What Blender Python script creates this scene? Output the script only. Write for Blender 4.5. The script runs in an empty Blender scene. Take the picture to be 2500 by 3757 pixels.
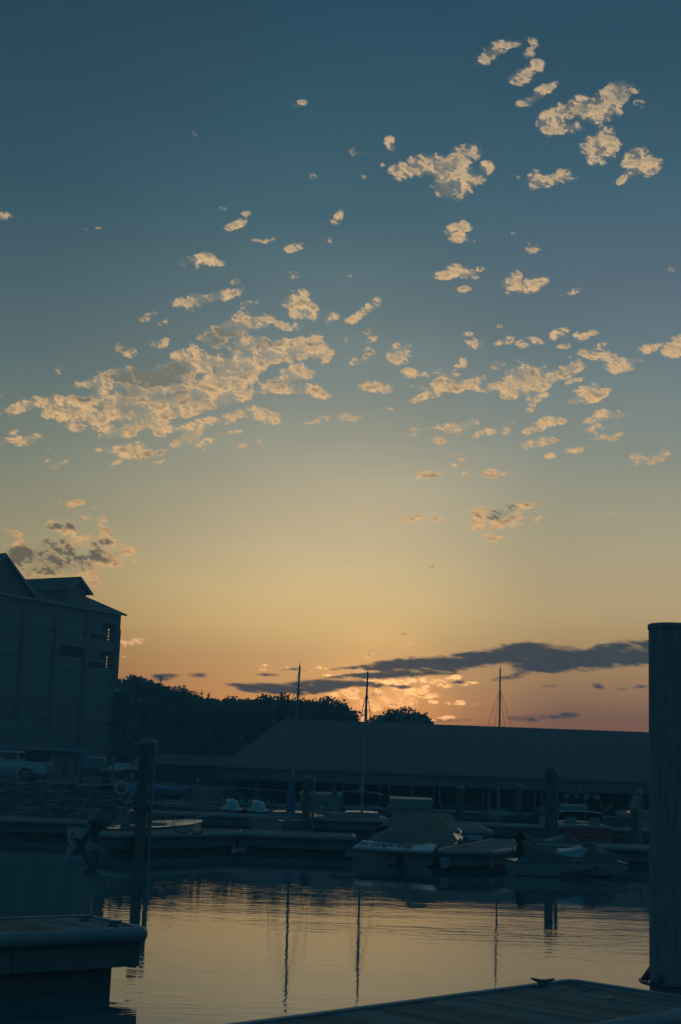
import bpy, math, random
from mathutils import Vector, Matrix
R = math.radians
random.seed(11)
sc = bpy.context.scene
C = sc.collection
# ------------------------------------------------------------------ camera
F = 5217.0                         # focal length in photo pixels (50 mm on a 36 mm tall frame, 2500 x 3757)
EYE = Vector((0, 0, 2.8))
PITCH, ROLL = R(10.3), R(2.1)
cam_d = bpy.data.cameras.new('camera'); cam = bpy.data.objects.new('camera', cam_d); C.objects.link(cam)
sc.camera = cam
CM = Matrix.Rotation(math.pi/2 + PITCH, 3, 'X') @ Matrix.Rotation(ROLL, 3, 'Z')
cam.matrix_world = Matrix.Translation(EYE) @ CM.to_4x4()
cam_d.sensor_fit = 'VERTICAL'; cam_d.sensor_height = 36; cam_d.sensor_width = 24; cam_d.lens = 50
cam_d.clip_start = .1; cam_d.clip_end = 30000
cam_d.dof.use_dof = True; cam_d.dof.focus_distance = 75; cam_d.dof.aperture_fstop = 5.6
sc.view_settings.view_transform = 'Standard'; sc.view_settings.look = 'None'
sc.view_settings.exposure = 0; sc.view_settings.gamma = 1

def ray(px, py): return CM @ Vector(((px-1250)/F, -(py-1878.5)/F, -1))
def at(px, py, Y):
    d = ray(px, py); return EYE + d*(Y/d.y)
def onz(px, py, z):
    d = ray(px, py); return EYE + d*((z-EYE.z)/d.z)
def pix(P):
    q = CM.transposed() @ (Vector(P)-EYE); return (1250+F*q.x/-q.z, 1878.5-F*q.y/-q.z)

# ------------------------------------------------------------------ world
def lin(c):
    return tuple((v/255/12.92 if v/255 <= .04045 else ((v/255+.055)/1.055)**2.4) for v in c)
def rgba(c): return (*lin(c), 1)
SUN_AZ, SUN_EL = R(1.8), R(1.6)
w = bpy.data.worlds.new('World'); sc.world = w; w.use_nodes = True
nt = w.node_tree; N = nt.nodes; LK = nt.links; N.clear()
def nd(nodes, t, **k):
    n = nodes.new(t)
    for a, b in k.items(): setattr(n, a, b)
    return n
def ramp(nodes, links, fac, stops, interp='LINEAR'):
    r = nd(nodes, 'ShaderNodeValToRGB'); cr = r.color_ramp; cr.interpolation = interp
    while len(cr.elements) > 1: cr.elements.remove(cr.elements[0])
    cr.elements[0].position = stops[0][0]; cr.elements[0].color = stops[0][1]
    for p, c in stops[1:]:
        e = cr.elements.new(p); e.color = c
    links.new(fac, r.inputs[0]); return r.outputs[0]
def math_(nodes, links, op, a, b=None, c=None, clamp=False):
    m = nd(nodes, 'ShaderNodeMath', operation=op, use_clamp=clamp)
    for i, v in enumerate((a, b, c)):
        if v is None: continue
        if isinstance(v, (int, float)): m.inputs[i].default_value = v
        else: links.new(v, m.inputs[i])
    return m.outputs[0]
def vy(y):                        # height in the first overview of the photo -> sine of elevation over the view's centre
    d = ray(1250, y*1.5944); return max(0, d.normalized().z)
tc = nd(N, 'ShaderNodeTexCoord'); sp = nd(N, 'ShaderNodeSeparateXYZ'); LK.new(tc.outputs['Generated'], sp.inputs[0])
X, Y, Z = sp.outputs
Zc = math_(N, LK, 'MAXIMUM', Z, 0.0)
HAZE = .0018                       # density of the haze added to lift the blacks; the clear sky above it is a little stronger than what reaches the eye
def clear(z, c):
    T = math.exp(-HAZE*21.2/max(z, .035)); ins = (.011, .058, .09)
    return tuple(max(.002, (c[i]-ins[i]*(1-T))/T) for i in range(3))+(1,)
def sky_stops(lst):
    out = []
    for y, c in lst: z = abs(y) if y < 0 else vy(y); out.append((y if y < 0 else z, clear(z, lin(c))))
    out = [(abs(p) if p < 0 else p, c) for p, c in out]
    return sorted(out, key=lambda s: s[0])
Ccol = sky_stops([(1780,(150,98,78)),(1700,(176,116,80)),(1640,(200,140,88)),(1580,(196,148,98)),(1510,(194,157,109)),(1440,(205,174,120)),
    (1370,(207,180,131)),(1280,(195,178,140)),(1150,(178,168,140)),(1050,(158,156,137)),(900,(124,135,130)),(700,(95,117,122)),(500,(68,100,112)),
    (300,(53,88,104)),(100,(45,80,98)),(0,(41,76,95)),(-.62,(44,84,104)),(-.8,(42,92,114)),(-1,(42,94,117))])
Lcol = sky_stops([(1780,(112,80,68)),(1600,(124,90,72)),(1530,(140,109,78)),(1450,(156,131,92)),(1350,(156,142,108)),(1250,(144,140,115)),
    (1100,(120,129,117)),(900,(92,112,113)),(700,(70,95,105)),(500,(52,84,97)),(300,(44,77,93)),(100,(38,70,88)),(0,(36,67,86)),
    (-.62,(42,82,102)),(-.8,(42,92,114)),(-1,(42,94,117))])
Rcol = sky_stops([(1780,(112,82,78)),(1690,(124,88,80)),(1630,(112,92,86)),(1560,(142,116,92)),(1480,(160,135,101)),(1400,(170,151,116)),(1280,(166,156,127)),
    (1150,(150,149,129)),(1000,(126,136,130)),(800,(99,119,125)),(600,(80,104,118)),(400,(61,95,111)),(200,(49,83,101)),(0,(41,77,95)),
    (-.62,(44,84,104)),(-.8,(42,92,114)),(-1,(42,94,117))])
az = math_(N, LK, 'ARCTAN2', X, Y)
side = nd(N, 'ShaderNodeMapRange', interpolation_type='SMOOTHSTEP'); LK.new(az, side.inputs[0])
side.inputs[1].default_value = R(1); side.inputs[2].default_value = R(9.5)
sideL = nd(N, 'ShaderNodeMapRange', interpolation_type='SMOOTHSTEP'); LK.new(az, sideL.inputs[0])
sideL.inputs[1].default_value = R(1); sideL.inputs[2].default_value = R(-15)
cC = ramp(N, LK, Zc, Ccol); cL = ramp(N, LK, Zc, Lcol); cR = ramp(N, LK, Zc, Rcol)
def mixc(nodes, links, f, a, b):
    m = nd(nodes, 'ShaderNodeMix', data_type='RGBA')
    for s, v in ((m.inputs[0], f), (m.inputs[6], a), (m.inputs[7], b)):
        if isinstance(v, (int, float)): s.default_value = v
        elif isinstance(v, tuple): s.default_value = v
        else: links.new(v, s)
    return m.outputs[2]
c1 = mixc(N, LK, side.outputs[0], cC, cR)
c2 = mixc(N, LK, sideL.outputs[0], c1, cL)
# away from the sunset the whole dome turns to dusk blue
far = nd(N, 'ShaderNodeMapRange', interpolation_type='SMOOTHSTEP'); LK.new(math_(N, LK, 'ABSOLUTE', az), far.inputs[0])
far.inputs[1].default_value = R(16); far.inputs[2].default_value = R(65)
dusk = ramp(N, LK, Zc, [(0, rgba((52,94,110))), (.12, rgba((46,96,116))), (.5, rgba((42,94,117))), (1, rgba((42,94,117)))])
c3 = mixc(N, LK, far.outputs[0], c2, dusk)
# faint uneven veils in the air
vn = nd(N, 'ShaderNodeTexNoise'); vn.inputs['Scale'].default_value = 5; vn.inputs['Detail'].default_value = 3
vm = nd(N, 'ShaderNodeMapping'); vm.inputs['Scale'].default_value = (1, 1, 3.2); vm.inputs['Rotation'].default_value = (0, R(-14), 0)
LK.new(tc.outputs['Generated'], vm.inputs[0]); LK.new(vm.outputs[0], vn.inputs['Vector'])
veil = nd(N, 'ShaderNodeMapRange'); LK.new(vn.outputs['Fac'], veil.inputs[0])
veil.inputs[1].default_value = .3; veil.inputs[2].default_value = .7; veil.inputs[3].default_value = .95; veil.inputs[4].default_value = 1.05
hs = nd(N, 'ShaderNodeVectorMath', operation='SCALE'); LK.new(c3, hs.inputs[0]); LK.new(veil.outputs[0], hs.inputs['Scale'])
sky = nd(N, 'ShaderNodeTexSky', sky_type='NISHITA'); sky.sun_disc = False
sky.sun_elevation = SUN_EL; sky.sun_rotation = SUN_AZ; sky.dust_density = 2
gd = Vector((math.sin(R(2.0))*math.cos(R(3)), math.cos(R(2.0))*math.cos(R(3)), math.sin(R(3))))
dt = nd(N, 'ShaderNodeVectorMath', operation='DOT_PRODUCT'); LK.new(tc.outputs['Generated'], dt.inputs[0]); dt.inputs[1].default_value = gd
gl = nd(N, 'ShaderNodeMapRange', interpolation_type='SMOOTHERSTEP'); LK.new(dt.outputs['Value'], gl.inputs[0]); gl.inputs[1].default_value = math.cos(R(3.6)); gl.inputs[2].default_value = 1
gc = mixc(N, LK, gl.outputs[0], (0,0,0,1), (.16,.06,.01,1))
hg = nd(N, 'ShaderNodeVectorMath', operation='ADD'); LK.new(hs.outputs[0], hg.inputs[0]); LK.new(gc, hg.inputs[1])      # glow round the hidden sun
bg1 = nd(N, 'ShaderNodeBackground'); LK.new(hg.outputs[0], bg1.inputs[0]); bg1.inputs[1].default_value = 1.0
bg2 = nd(N, 'ShaderNodeBackground'); LK.new(sky.outputs[0], bg2.inputs[0]); bg2.inputs[1].default_value = .002
ad = nd(N, 'ShaderNodeAddShader'); LK.new(bg1.outputs[0], ad.inputs[0]); LK.new(bg2.outputs[0], ad.inputs[1])
wo = nd(N, 'ShaderNodeOutputWorld'); LK.new(ad.outputs[0], wo.inputs[0])
# ------------------------------------------------------------------ sun (behind cloud, just above the trees)
sd = bpy.data.lights.new('sun', 'SUN'); sd.energy = .12; sd.angle = R(3); sd.color = (1, .62, .32)
so = bpy.data.objects.new('sun', sd); C.objects.link(so)
sv = Vector((math.sin(SUN_AZ)*math.cos(SUN_EL), math.cos(SUN_AZ)*math.cos(SUN_EL), math.sin(SUN_EL)))
so.rotation_euler = sv.to_track_quat('Z', 'Y').to_euler()

# ------------------------------------------------------------------ helpers
def tag(o, label=None, cat=None, group=None, kind=None):
    if label: o['label'] = label
    if cat: o['category'] = cat
    if group: o['group'] = group
    if kind: o['kind'] = kind
    return o
def thing(name, label, cat, loc=(0,0,0), rz=0, group=None, rot=None):
    o = bpy.data.objects.new(name, None); C.objects.link(o); o.empty_display_size = .2
    o.location = loc; o.rotation_euler = rot if rot else (0, 0, rz)
    return tag(o, label, cat, group)
class MB:
    def __init__(s): s.v = []; s.f = []
    def add(s, vs, fs):
        n = len(s.v); s.v += [tuple(v) for v in vs]; s.f += [tuple(i+n for i in f) for f in fs]; return s
    def box(s, x0, x1, y0, y1, z0, z1, M=None):
        vs = [Vector((x, y, z)) for z in (z0, z1) for y in (y0, y1) for x in (x0, x1)]
        if M is not None: vs = [M @ v for v in vs]
        return s.add(vs, [(0,2,3,1),(4,5,7,6),(0,1,5,4),(2,6,7,3),(0,4,6,2),(1,3,7,5)])
    def tube(s, pts, r, n=8, caps=True, close=False):
        pts = [Vector(p) for p in pts]; m = len(pts); rs = r if isinstance(r, (list, tuple)) else [r]*m
        rings = []; up = Vector((0,0,1))
        for i, p in enumerate(pts):
            a = pts[(i-1) % m] if (i > 0 or close) else p; b = pts[(i+1) % m] if (i < m-1 or close) else p
            t = (b-a).normalized() if (b-a).length > 1e-9 else Vector((0,0,1))
            u = t.cross(up)
            if u.length < .05: u = t.cross(Vector((1,0,0)))
            u.normalize(); v = t.cross(u)
            rings.append([p+rs[i]*(math.cos(2*math.pi*k/n)*u+math.sin(2*math.pi*k/n)*v) for k in range(n)])
        return s.loft(rings, caps and not close, True, close)
    def loft(s, rings, caps=True, ringclose=True, close=False):
        n = len(rings[0]); m = len(rings); fs = []
        for i in range(m if close else m-1):
            j = (i+1) % m
            for k in range(n if ringclose else n-1):
                l = (k+1) % n; fs.append((i*n+k, i*n+l, j*n+l, j*n+k))
        if caps: fs.append(tuple(range(n))[::-1]); fs.append(tuple((m-1)*n+k for k in range(n)))
        return s.add([p for r in rings for p in r], fs)
    def lathe(s, prof, c=(0,0,0), n=20, caps=True):
        return s.loft([[Vector((c[0]+r*math.cos(2*math.pi*k/n), c[1]+r*math.sin(2*math.pi*k/n), c[2]+z)) for k in range(n)] for r, z in prof], caps)
    def prism(s, poly, z0, z1):
        return s.loft([[Vector((x, y, z0)) for x, y in poly], [Vector((x, y, z1)) for x, y in poly]])
    def ext(s, poly, y0, y1, M=None):         # polygon in x,z drawn out along y
        a = [Vector((x, y0, z)) for x, z in poly]; b = [Vector((x, y1, z)) for x, z in poly]
        if M is not None: a = [M @ v for v in a]; b = [M @ v for v in b]
        return s.loft([a, b])
    def ball(s, c, rx, ry, rz, n=12, m=8):
        rings = []
        for i in range(m+1):
            t = math.pi*(i+.02)/(m+.04)
            rings.append([Vector((c[0]+rx*math.sin(t)*math.cos(2*math.pi*k/n), c[1]+ry*math.sin(t)*math.sin(2*math.pi*k/n), c[2]-rz*math.cos(t))) for k in range(n)])
        return s.loft(rings)
    def build(s, name, mat, parent=None, smooth=False, bevel=0, fix=True):
        me = bpy.data.meshes.new(name); me.from_pydata(s.v, [], s.f)
        if fix:
            import bmesh
            bm = bmesh.new(); bm.from_mesh(me); bmesh.ops.recalc_face_normals(bm, faces=bm.faces)
            if bevel:
                ed = [e for e in bm.edges if len(e.link_faces) == 2 and e.calc_face_angle(0) > .6]
                bmesh.ops.bevel(bm, geom=ed, offset=bevel, segments=2, affect='EDGES', clamp_overlap=True)
            bm.to_mesh(me); bm.free()
        me.materials.append(mat)
        if smooth:
            me.polygons.foreach_set('use_smooth', [True]*len(me.polygons))
            try: me.set_sharp_from_angle(angle=R(40))
            except Exception: pass
        o = bpy.data.objects.new(name, me); C.objects.link(o)
        if parent: o.parent = parent
        return o
def copy_tree(o, parent=None):
    c = o.copy(); C.objects.link(c); c.parent = parent
    for ch in list(o.children): copy_tree(ch, c)
    return c
def text_mesh(txt, name, mat, size, M, parent, shear=0, depth=.004):
    cu = bpy.data.curves.new('writing', 'FONT'); cu.body = txt; cu.size = size; cu.shear = shear; cu.extrude = depth
    cu.align_x = 'CENTER'; cu.align_y = 'CENTER'
    t = bpy.data.objects.new('tmp', cu); C.objects.link(t)
    dg = bpy.context.evaluated_depsgraph_get(); me = bpy.data.meshes.new_from_object(t.evaluated_get(dg))
    bpy.data.objects.remove(t); me.materials.clear(); me.materials.append(mat); me.transform(M)
    o = bpy.data.objects.new(name, me); C.objects.link(o); o.parent = parent; return o

# ------------------------------------------------------------------ materials
def mat(name, col, rough=.6, metal=0, var=.15, scale=4, bump=0, bscale=30, stretch=(1,1,1), spec=.5, coat=0, alt=None):
    m = bpy.data.materials.new(name); m.use_nodes = True; t = m.node_tree; n = t.nodes; l = t.links
    b = n['Principled BSDF']; b.inputs['Roughness'].default_value = rough; b.inputs['Metallic'].default_value = metal
    b.inputs['Specular IOR Level'].default_value = spec
    if coat: b.inputs['Coat Weight'].default_value = coat; b.inputs['Coat Roughness'].default_value = .08
    tcn = nd(n, 'ShaderNodeTexCoord'); mp = nd(n, 'ShaderNodeMapping'); mp.inputs['Scale'].default_value = stretch
    l.new(tcn.outputs['Object'], mp.inputs[0])
    no = nd(n, 'ShaderNodeTexNoise'); no.inputs['Scale'].default_value = scale; no.inputs['Detail'].default_value = 6; no.inputs['Roughness'].default_value = .62
    l.new(mp.outputs[0], no.inputs['Vector'])
    a = tuple(c*(1-var) for c in col); d = tuple(min(1, c*(1+var)) for c in (alt or col))
    l.new(ramp(n, l, no.outputs['Fac'], [(.3, (*a, 1)), (.7, (*d, 1))]), b.inputs['Base Color'])
    rr = nd(n, 'ShaderNodeMapRange'); l.new(no.outputs['Fac'], rr.inputs[0]); rr.inputs[1].default_value = .3; rr.inputs[2].default_value = .7
    rr.inputs[3].default_value = max(.02, rough-.08); rr.inputs[4].default_value = min(1, rough+.08); l.new(rr.outputs[0], b.inputs['Roughness'])
    if bump:
        n2 = nd(n, 'ShaderNodeTexNoise'); n2.inputs['Scale'].default_value = bscale; n2.inputs['Detail'].default_value = 4
        l.new(mp.outputs[0], n2.inputs['Vector'])
        bp = nd(n, 'ShaderNodeBump'); bp.inputs['Strength'].default_value = .7; bp.inputs['Distance'].default_value = bump
        l.new(n2.outputs['Fac'], bp.inputs['Height']); l.new(bp.outputs[0], b.inputs['Normal'])
    return m
def siding(name, col, pitch=.2, depth=.02, rough=.6, axis='Z', var=.1):
    m = mat(name, col, rough, var=var, scale=2); t = m.node_tree; n = t.nodes; l = t.links
    tcn = nd(n, 'ShaderNodeTexCoord'); wv = nd(n, 'ShaderNodeTexWave', wave_type='BANDS', bands_direction=axis, wave_profile='SAW')
    wv.inputs['Scale'].default_value = 1/pitch/3.1416*.5*math.pi/3.1416*2; l.new(tcn.outputs['Object'], wv.inputs['Vector'])
    bp = nd(n, 'ShaderNodeBump'); bp.inputs['Distance'].default_value = depth; l.new(wv.outputs['Fac'], bp.inputs['Height'])
    l.new(bp.outputs[0], n['Principled BSDF'].inputs['Normal']); return m
M = {
 'plank': mat('weathered_planks', (.15,.135,.125), .85, var=.3, scale=3, bump=.004, bscale=40, stretch=(1,1,1), spec=.3),
 'vinyl': mat('grey_vinyl', (.16,.18,.19), .45, var=.12, scale=3, spec=.4),
 'fascia': mat('dock_boards', (.135,.135,.135), .8, var=.25, scale=3, bump=.006, bscale=14, spec=.2),
 'float': mat('black_float', (.13,.135,.14), .6, var=.2),
 'galv': mat('galvanised', (.16,.175,.185), .5, .3, var=.2, scale=10),
 'iron': mat('dark_iron', (.10,.10,.11), .5, .4, var=.3, scale=12, bump=.002),
 'pilewood': mat('pile_timber', (.10,.098,.095), .85, var=.4, scale=3, bump=.012, bscale=9, stretch=(6,6,.6), spec=.2),
 'pilecap': mat('pile_cap', (.16,.15,.145), .6, var=.1),
 'whitecap': mat('white_cap', (.20,.22,.24), .5, var=.1),
 'steelpile': mat('steel_pile', (.21,.21,.215), .8, 0, var=.25, scale=5, bump=.004, bscale=12, stretch=(4,4,.5), spec=.25),
 'gel': mat('white_gelcoat', (.23,.26,.275), .22, var=.06, scale=2, coat=.3),
 'gelgrey': mat('grey_gelcoat', (.17,.185,.19), .25, var=.08, scale=2, coat=.3),
 'gelblue': mat('blue_gelcoat', (.12,.23,.26), .25, var=.08, scale=2, coat=.3),
 'black': mat('black_trim', (.08,.085,.09), .4, var=.3),
 'red': mat('red_gelcoat', (.27,.045,.04), .3, var=.12, coat=.3),
 'tan': mat('tan_canvas', (.19,.125,.105), .9, var=.14, scale=5, bump=.006, bscale=4, spec=.1),
 'navy': mat('navy_canvas', (.08,.14,.22), .9, var=.15, scale=5, bump=.01, bscale=5, spec=.1),
 'slate': mat('slate_canvas', (.15,.16,.165), .9, var=.2, scale=5, bump=.01, bscale=5, spec=.1),
 'cover': mat('black_cover', (.095,.08,.075), .75, var=.3, scale=5, bump=.012, bscale=6, spec=.3),
 'alu': mat('aluminium_spar', (.22,.245,.27), .5, .2, var=.1, scale=5),
 'wire': mat('steel_wire', (.12,.13,.14), .5, .3, var=.1),
 'chrome': mat('chrome_rail', (.7,.7,.7), .15, 1, var=.05),
 'glass': mat('dark_glass', (.02,.025,.03), .06, var=.1, spec=.6),
 'pane': mat('window_pane', (.085,.09,.09), .35, var=.3, scale=.35, spec=.5),
 'rope': mat('rope', (.13,.12,.11), .9, var=.2, scale=20),
 'bwall': siding('lap_siding', (.15,.145,.14), .2, .03),
 'bpier': mat('brick_pier', (.12,.115,.11), .85, var=.25, scale=3, bump=.01, bscale=8),
 'btrim': mat('white_trim', (.20,.22,.23), .5, var=.08),
 'shingle': mat('roof_shingle', (.06,.058,.058), .9, var=.3, scale=2, bump=.02, bscale=5),
 'metalroof': siding('metal_roof', (.05,.045,.045), .6, .03, .7, 'X'),
 'shedtrim': mat('shed_gutter', (.16,.165,.165), .5, var=.1),
 'stucco': mat('tan_wall', (.20,.17,.14), .85, var=.12, scale=2, bump=.01),
 'truck': mat('white_car_paint', (.22,.25,.27), .3, var=.04, coat=.6),
 'carpaint': mat('dark_car_paint', (.05,.055,.06), .12, var=.1, coat=.8),
 'rubber': mat('tyre_rubber', (.035,.036,.04), .85, var=.2),
 'lamp': mat('lamp_glass', (.5,.22,.15), .2, var=.1),
 'bark': mat('bark', (.09,.08,.075), .95, var=.3, scale=4, bump=.03),
 'leaf': mat('foliage', (.11,.16,.14), .7, var=.25, scale=.35, spec=.35, alt=(.12,.17,.15)),
 'needle': mat('pine_needles', (.11,.16,.14), .75, var=.4, scale=.5, spec=.2),
 'stone': mat('bank_rubble', (.09,.085,.08), .9, var=.5, scale=1.5, bump=.15, bscale=2.2),
 'asphalt': mat('asphalt', (.10,.10,.10), .9, var=.2, scale=3, bump=.01),
 'hill': mat('wooded_slope', (.05,.07,.06), .95, var=.4, scale=.3, bump=.5, bscale=.6),
 'sign': mat('white_sign', (.30,.34,.36), .5, var=.05),
 'brass': mat('yellow_tarp', (.20,.17,.09), .8, var=.2),
 'script': mat('dark_lettering', (.05,.05,.055), .5, var=.1),
 'ring': mat('life_ring', (.30,.31,.31), .6, var=.08),
}
# individual planks differ in tone
def plankify():
    m = M['plank']; t = m.node_tree; n = t.nodes; l = t.links; b = n['Principled BSDF']
    src = b.inputs['Base Color'].links[0].from_socket
    g = nd(n, 'ShaderNodeNewGeometry'); mr = nd(n, 'ShaderNodeMapRange'); l.new(g.outputs['Random Per Island'], mr.inputs[0])
    mr.inputs[3].default_value = .6; mr.inputs[4].default_value = 1.3
    vm2 = nd(n, 'ShaderNodeVectorMath', operation='SCALE'); l.new(src, vm2.inputs[0]); l.new(mr.outputs[0], vm2.inputs['Scale']); l.new(vm2.outputs[0], b.inputs['Base Color'])
plankify()

def water_mat():
    m = bpy.data.materials.new('harbour_water'); m.use_nodes = True; t = m.node_tree; n = t.nodes; l = t.links
    b = n['Principled BSDF']; b.inputs['Base Color'].default_value = (.04,.095,.105,1)
    b.inputs['Roughness'].default_value = .02; b.inputs['IOR'].default_value = 1.33
    tcn = nd(n, 'ShaderNodeTexCoord')
    def noise(sx, sy, scale, det, dist=0):
        mp = nd(n, 'ShaderNodeMapping'); mp.inputs['Scale'].default_value = (sx, sy, 1); mp.inputs['Rotation'].default_value = (0, 0, R(-4))
        l.new(tcn.outputs['Object'], mp.inputs[0]); q = nd(n, 'ShaderNodeTexNoise'); q.inputs['Scale'].default_value = scale
        q.inputs['Detail'].default_value = det; q.inputs['Distortion'].default_value = dist; l.new(mp.outputs[0], q.inputs['Vector']); return q.outputs['Fac']
    patch = nd(n, 'ShaderNodeMapRange', interpolation_type='SMOOTHSTEP'); l.new(noise(.45, 1.3, .17, 3), patch.inputs[0])
    patch.inputs[1].default_value = .44; patch.inputs[2].default_value = .68; patch.inputs[3].default_value = .28; patch.inputs[4].default_value = 1
    sxyz = nd(n, 'ShaderNodeSeparateXYZ'); l.new(tcn.outputs['Object'], sxyz.inputs[0])
    swell = noise(.3, 1.0, .55, 1); rip = noise(.55, 1.5, 2.6, 2, .3); fine = noise(.8, 1.4, 9, 2)
    r1 = math_(n, l, 'MULTIPLY', rip, patch.outputs[0]); f1 = math_(n, l, 'MULTIPLY', fine, patch.outputs[0])
    lee = nd(n, 'ShaderNodeMapRange', interpolation_type='SMOOTHSTEP'); l.new(sxyz.outputs[1], lee.inputs[0])      # calm water in the lee of the docks
    lee.inputs[1].default_value = 27; lee.inputs[2].default_value = 38; lee.inputs[3].default_value = 1; lee.inputs[4].default_value = .32
    swell = math_(n, l, 'MULTIPLY', swell, lee.outputs[0]); r1 = math_(n, l, 'MULTIPLY', r1, lee.outputs[0]); f1 = math_(n, l, 'MULTIPLY', f1, lee.outputs[0])
    h = math_(n, l, 'MULTIPLY', swell, SW[0])
    h = math_(n, l, 'MULTIPLY_ADD', r1, SW[1], h); h = math_(n, l, 'MULTIPLY_ADD', f1, SW[2], h)
    bp = nd(n, 'ShaderNodeBump'); bp.inputs['Strength'].default_value = 1; bp.inputs['Distance'].default_value = 1
    l.new(h, bp.inputs['Height']); l.new(bp.outputs[0], b.inputs['Normal'])
    return m
SW = (.0060, .0072, .0013)

# ------------------------------------------------------------------ setting: water, land, sky clouds
tag(MB().add([(-3000,-300,0),(3000,-300,0),(3000,4500,0),(-3000,4500,0)], [(0,1,2,3)]).build('water', water_mat()), kind='structure')
def shore(x):
    pts = [(-400,66),(-40,68),(-15,70),(-12.5,73),(-8.7,82),(-7.5,92),(-6,106),(0,117.5),(60,119),(400,119)]
    for (a, b), (c, d) in zip(pts, pts[1:]):
        if a <= x <= c: return b+(d-b)*(x-a)/(c-a)
    return 119
def ground_z(x, y):
    d = y-shore(x)
    if d < 0: z = max(-1.5, d*.25)
    else: z = min(1.3, d*.1)
    if y > 175: z += min(6, (y-175)*.12)*(.7+.3*math.sin(x*.05))
    return z
mb = MB()
xs = [-1200,-600,-300,-200,-120,-80]+[-60+i*1.5 for i in range(80)]+[62,80,120,200,300,600,1200]
ys = [60+i*1.5 for i in range(110)]+[228,235,245,260,300,500,1000,3000]
mb.add([(x, y, ground_z(x, y)+(random.uniform(-.09,.09) if y < 100 else 0)) for y in ys for x in xs],
       [(j*len(xs)+i, j*len(xs)+i+1, (j+1)*len(xs)+i+1, (j+1)*len(xs)+i) for j in range(len(ys)-1) for i in range(len(xs)-1)])
tag(mb.build('ground', M['stone'], smooth=True), kind='structure')
pts = [(-70,86),(-9,86),(-9,132),(-14,149),(-30,149),(-70,149)]
tag(MB().prism(pts, 1.0, 1.34).build('parking_lot', M['asphalt']), kind='structure')

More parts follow.
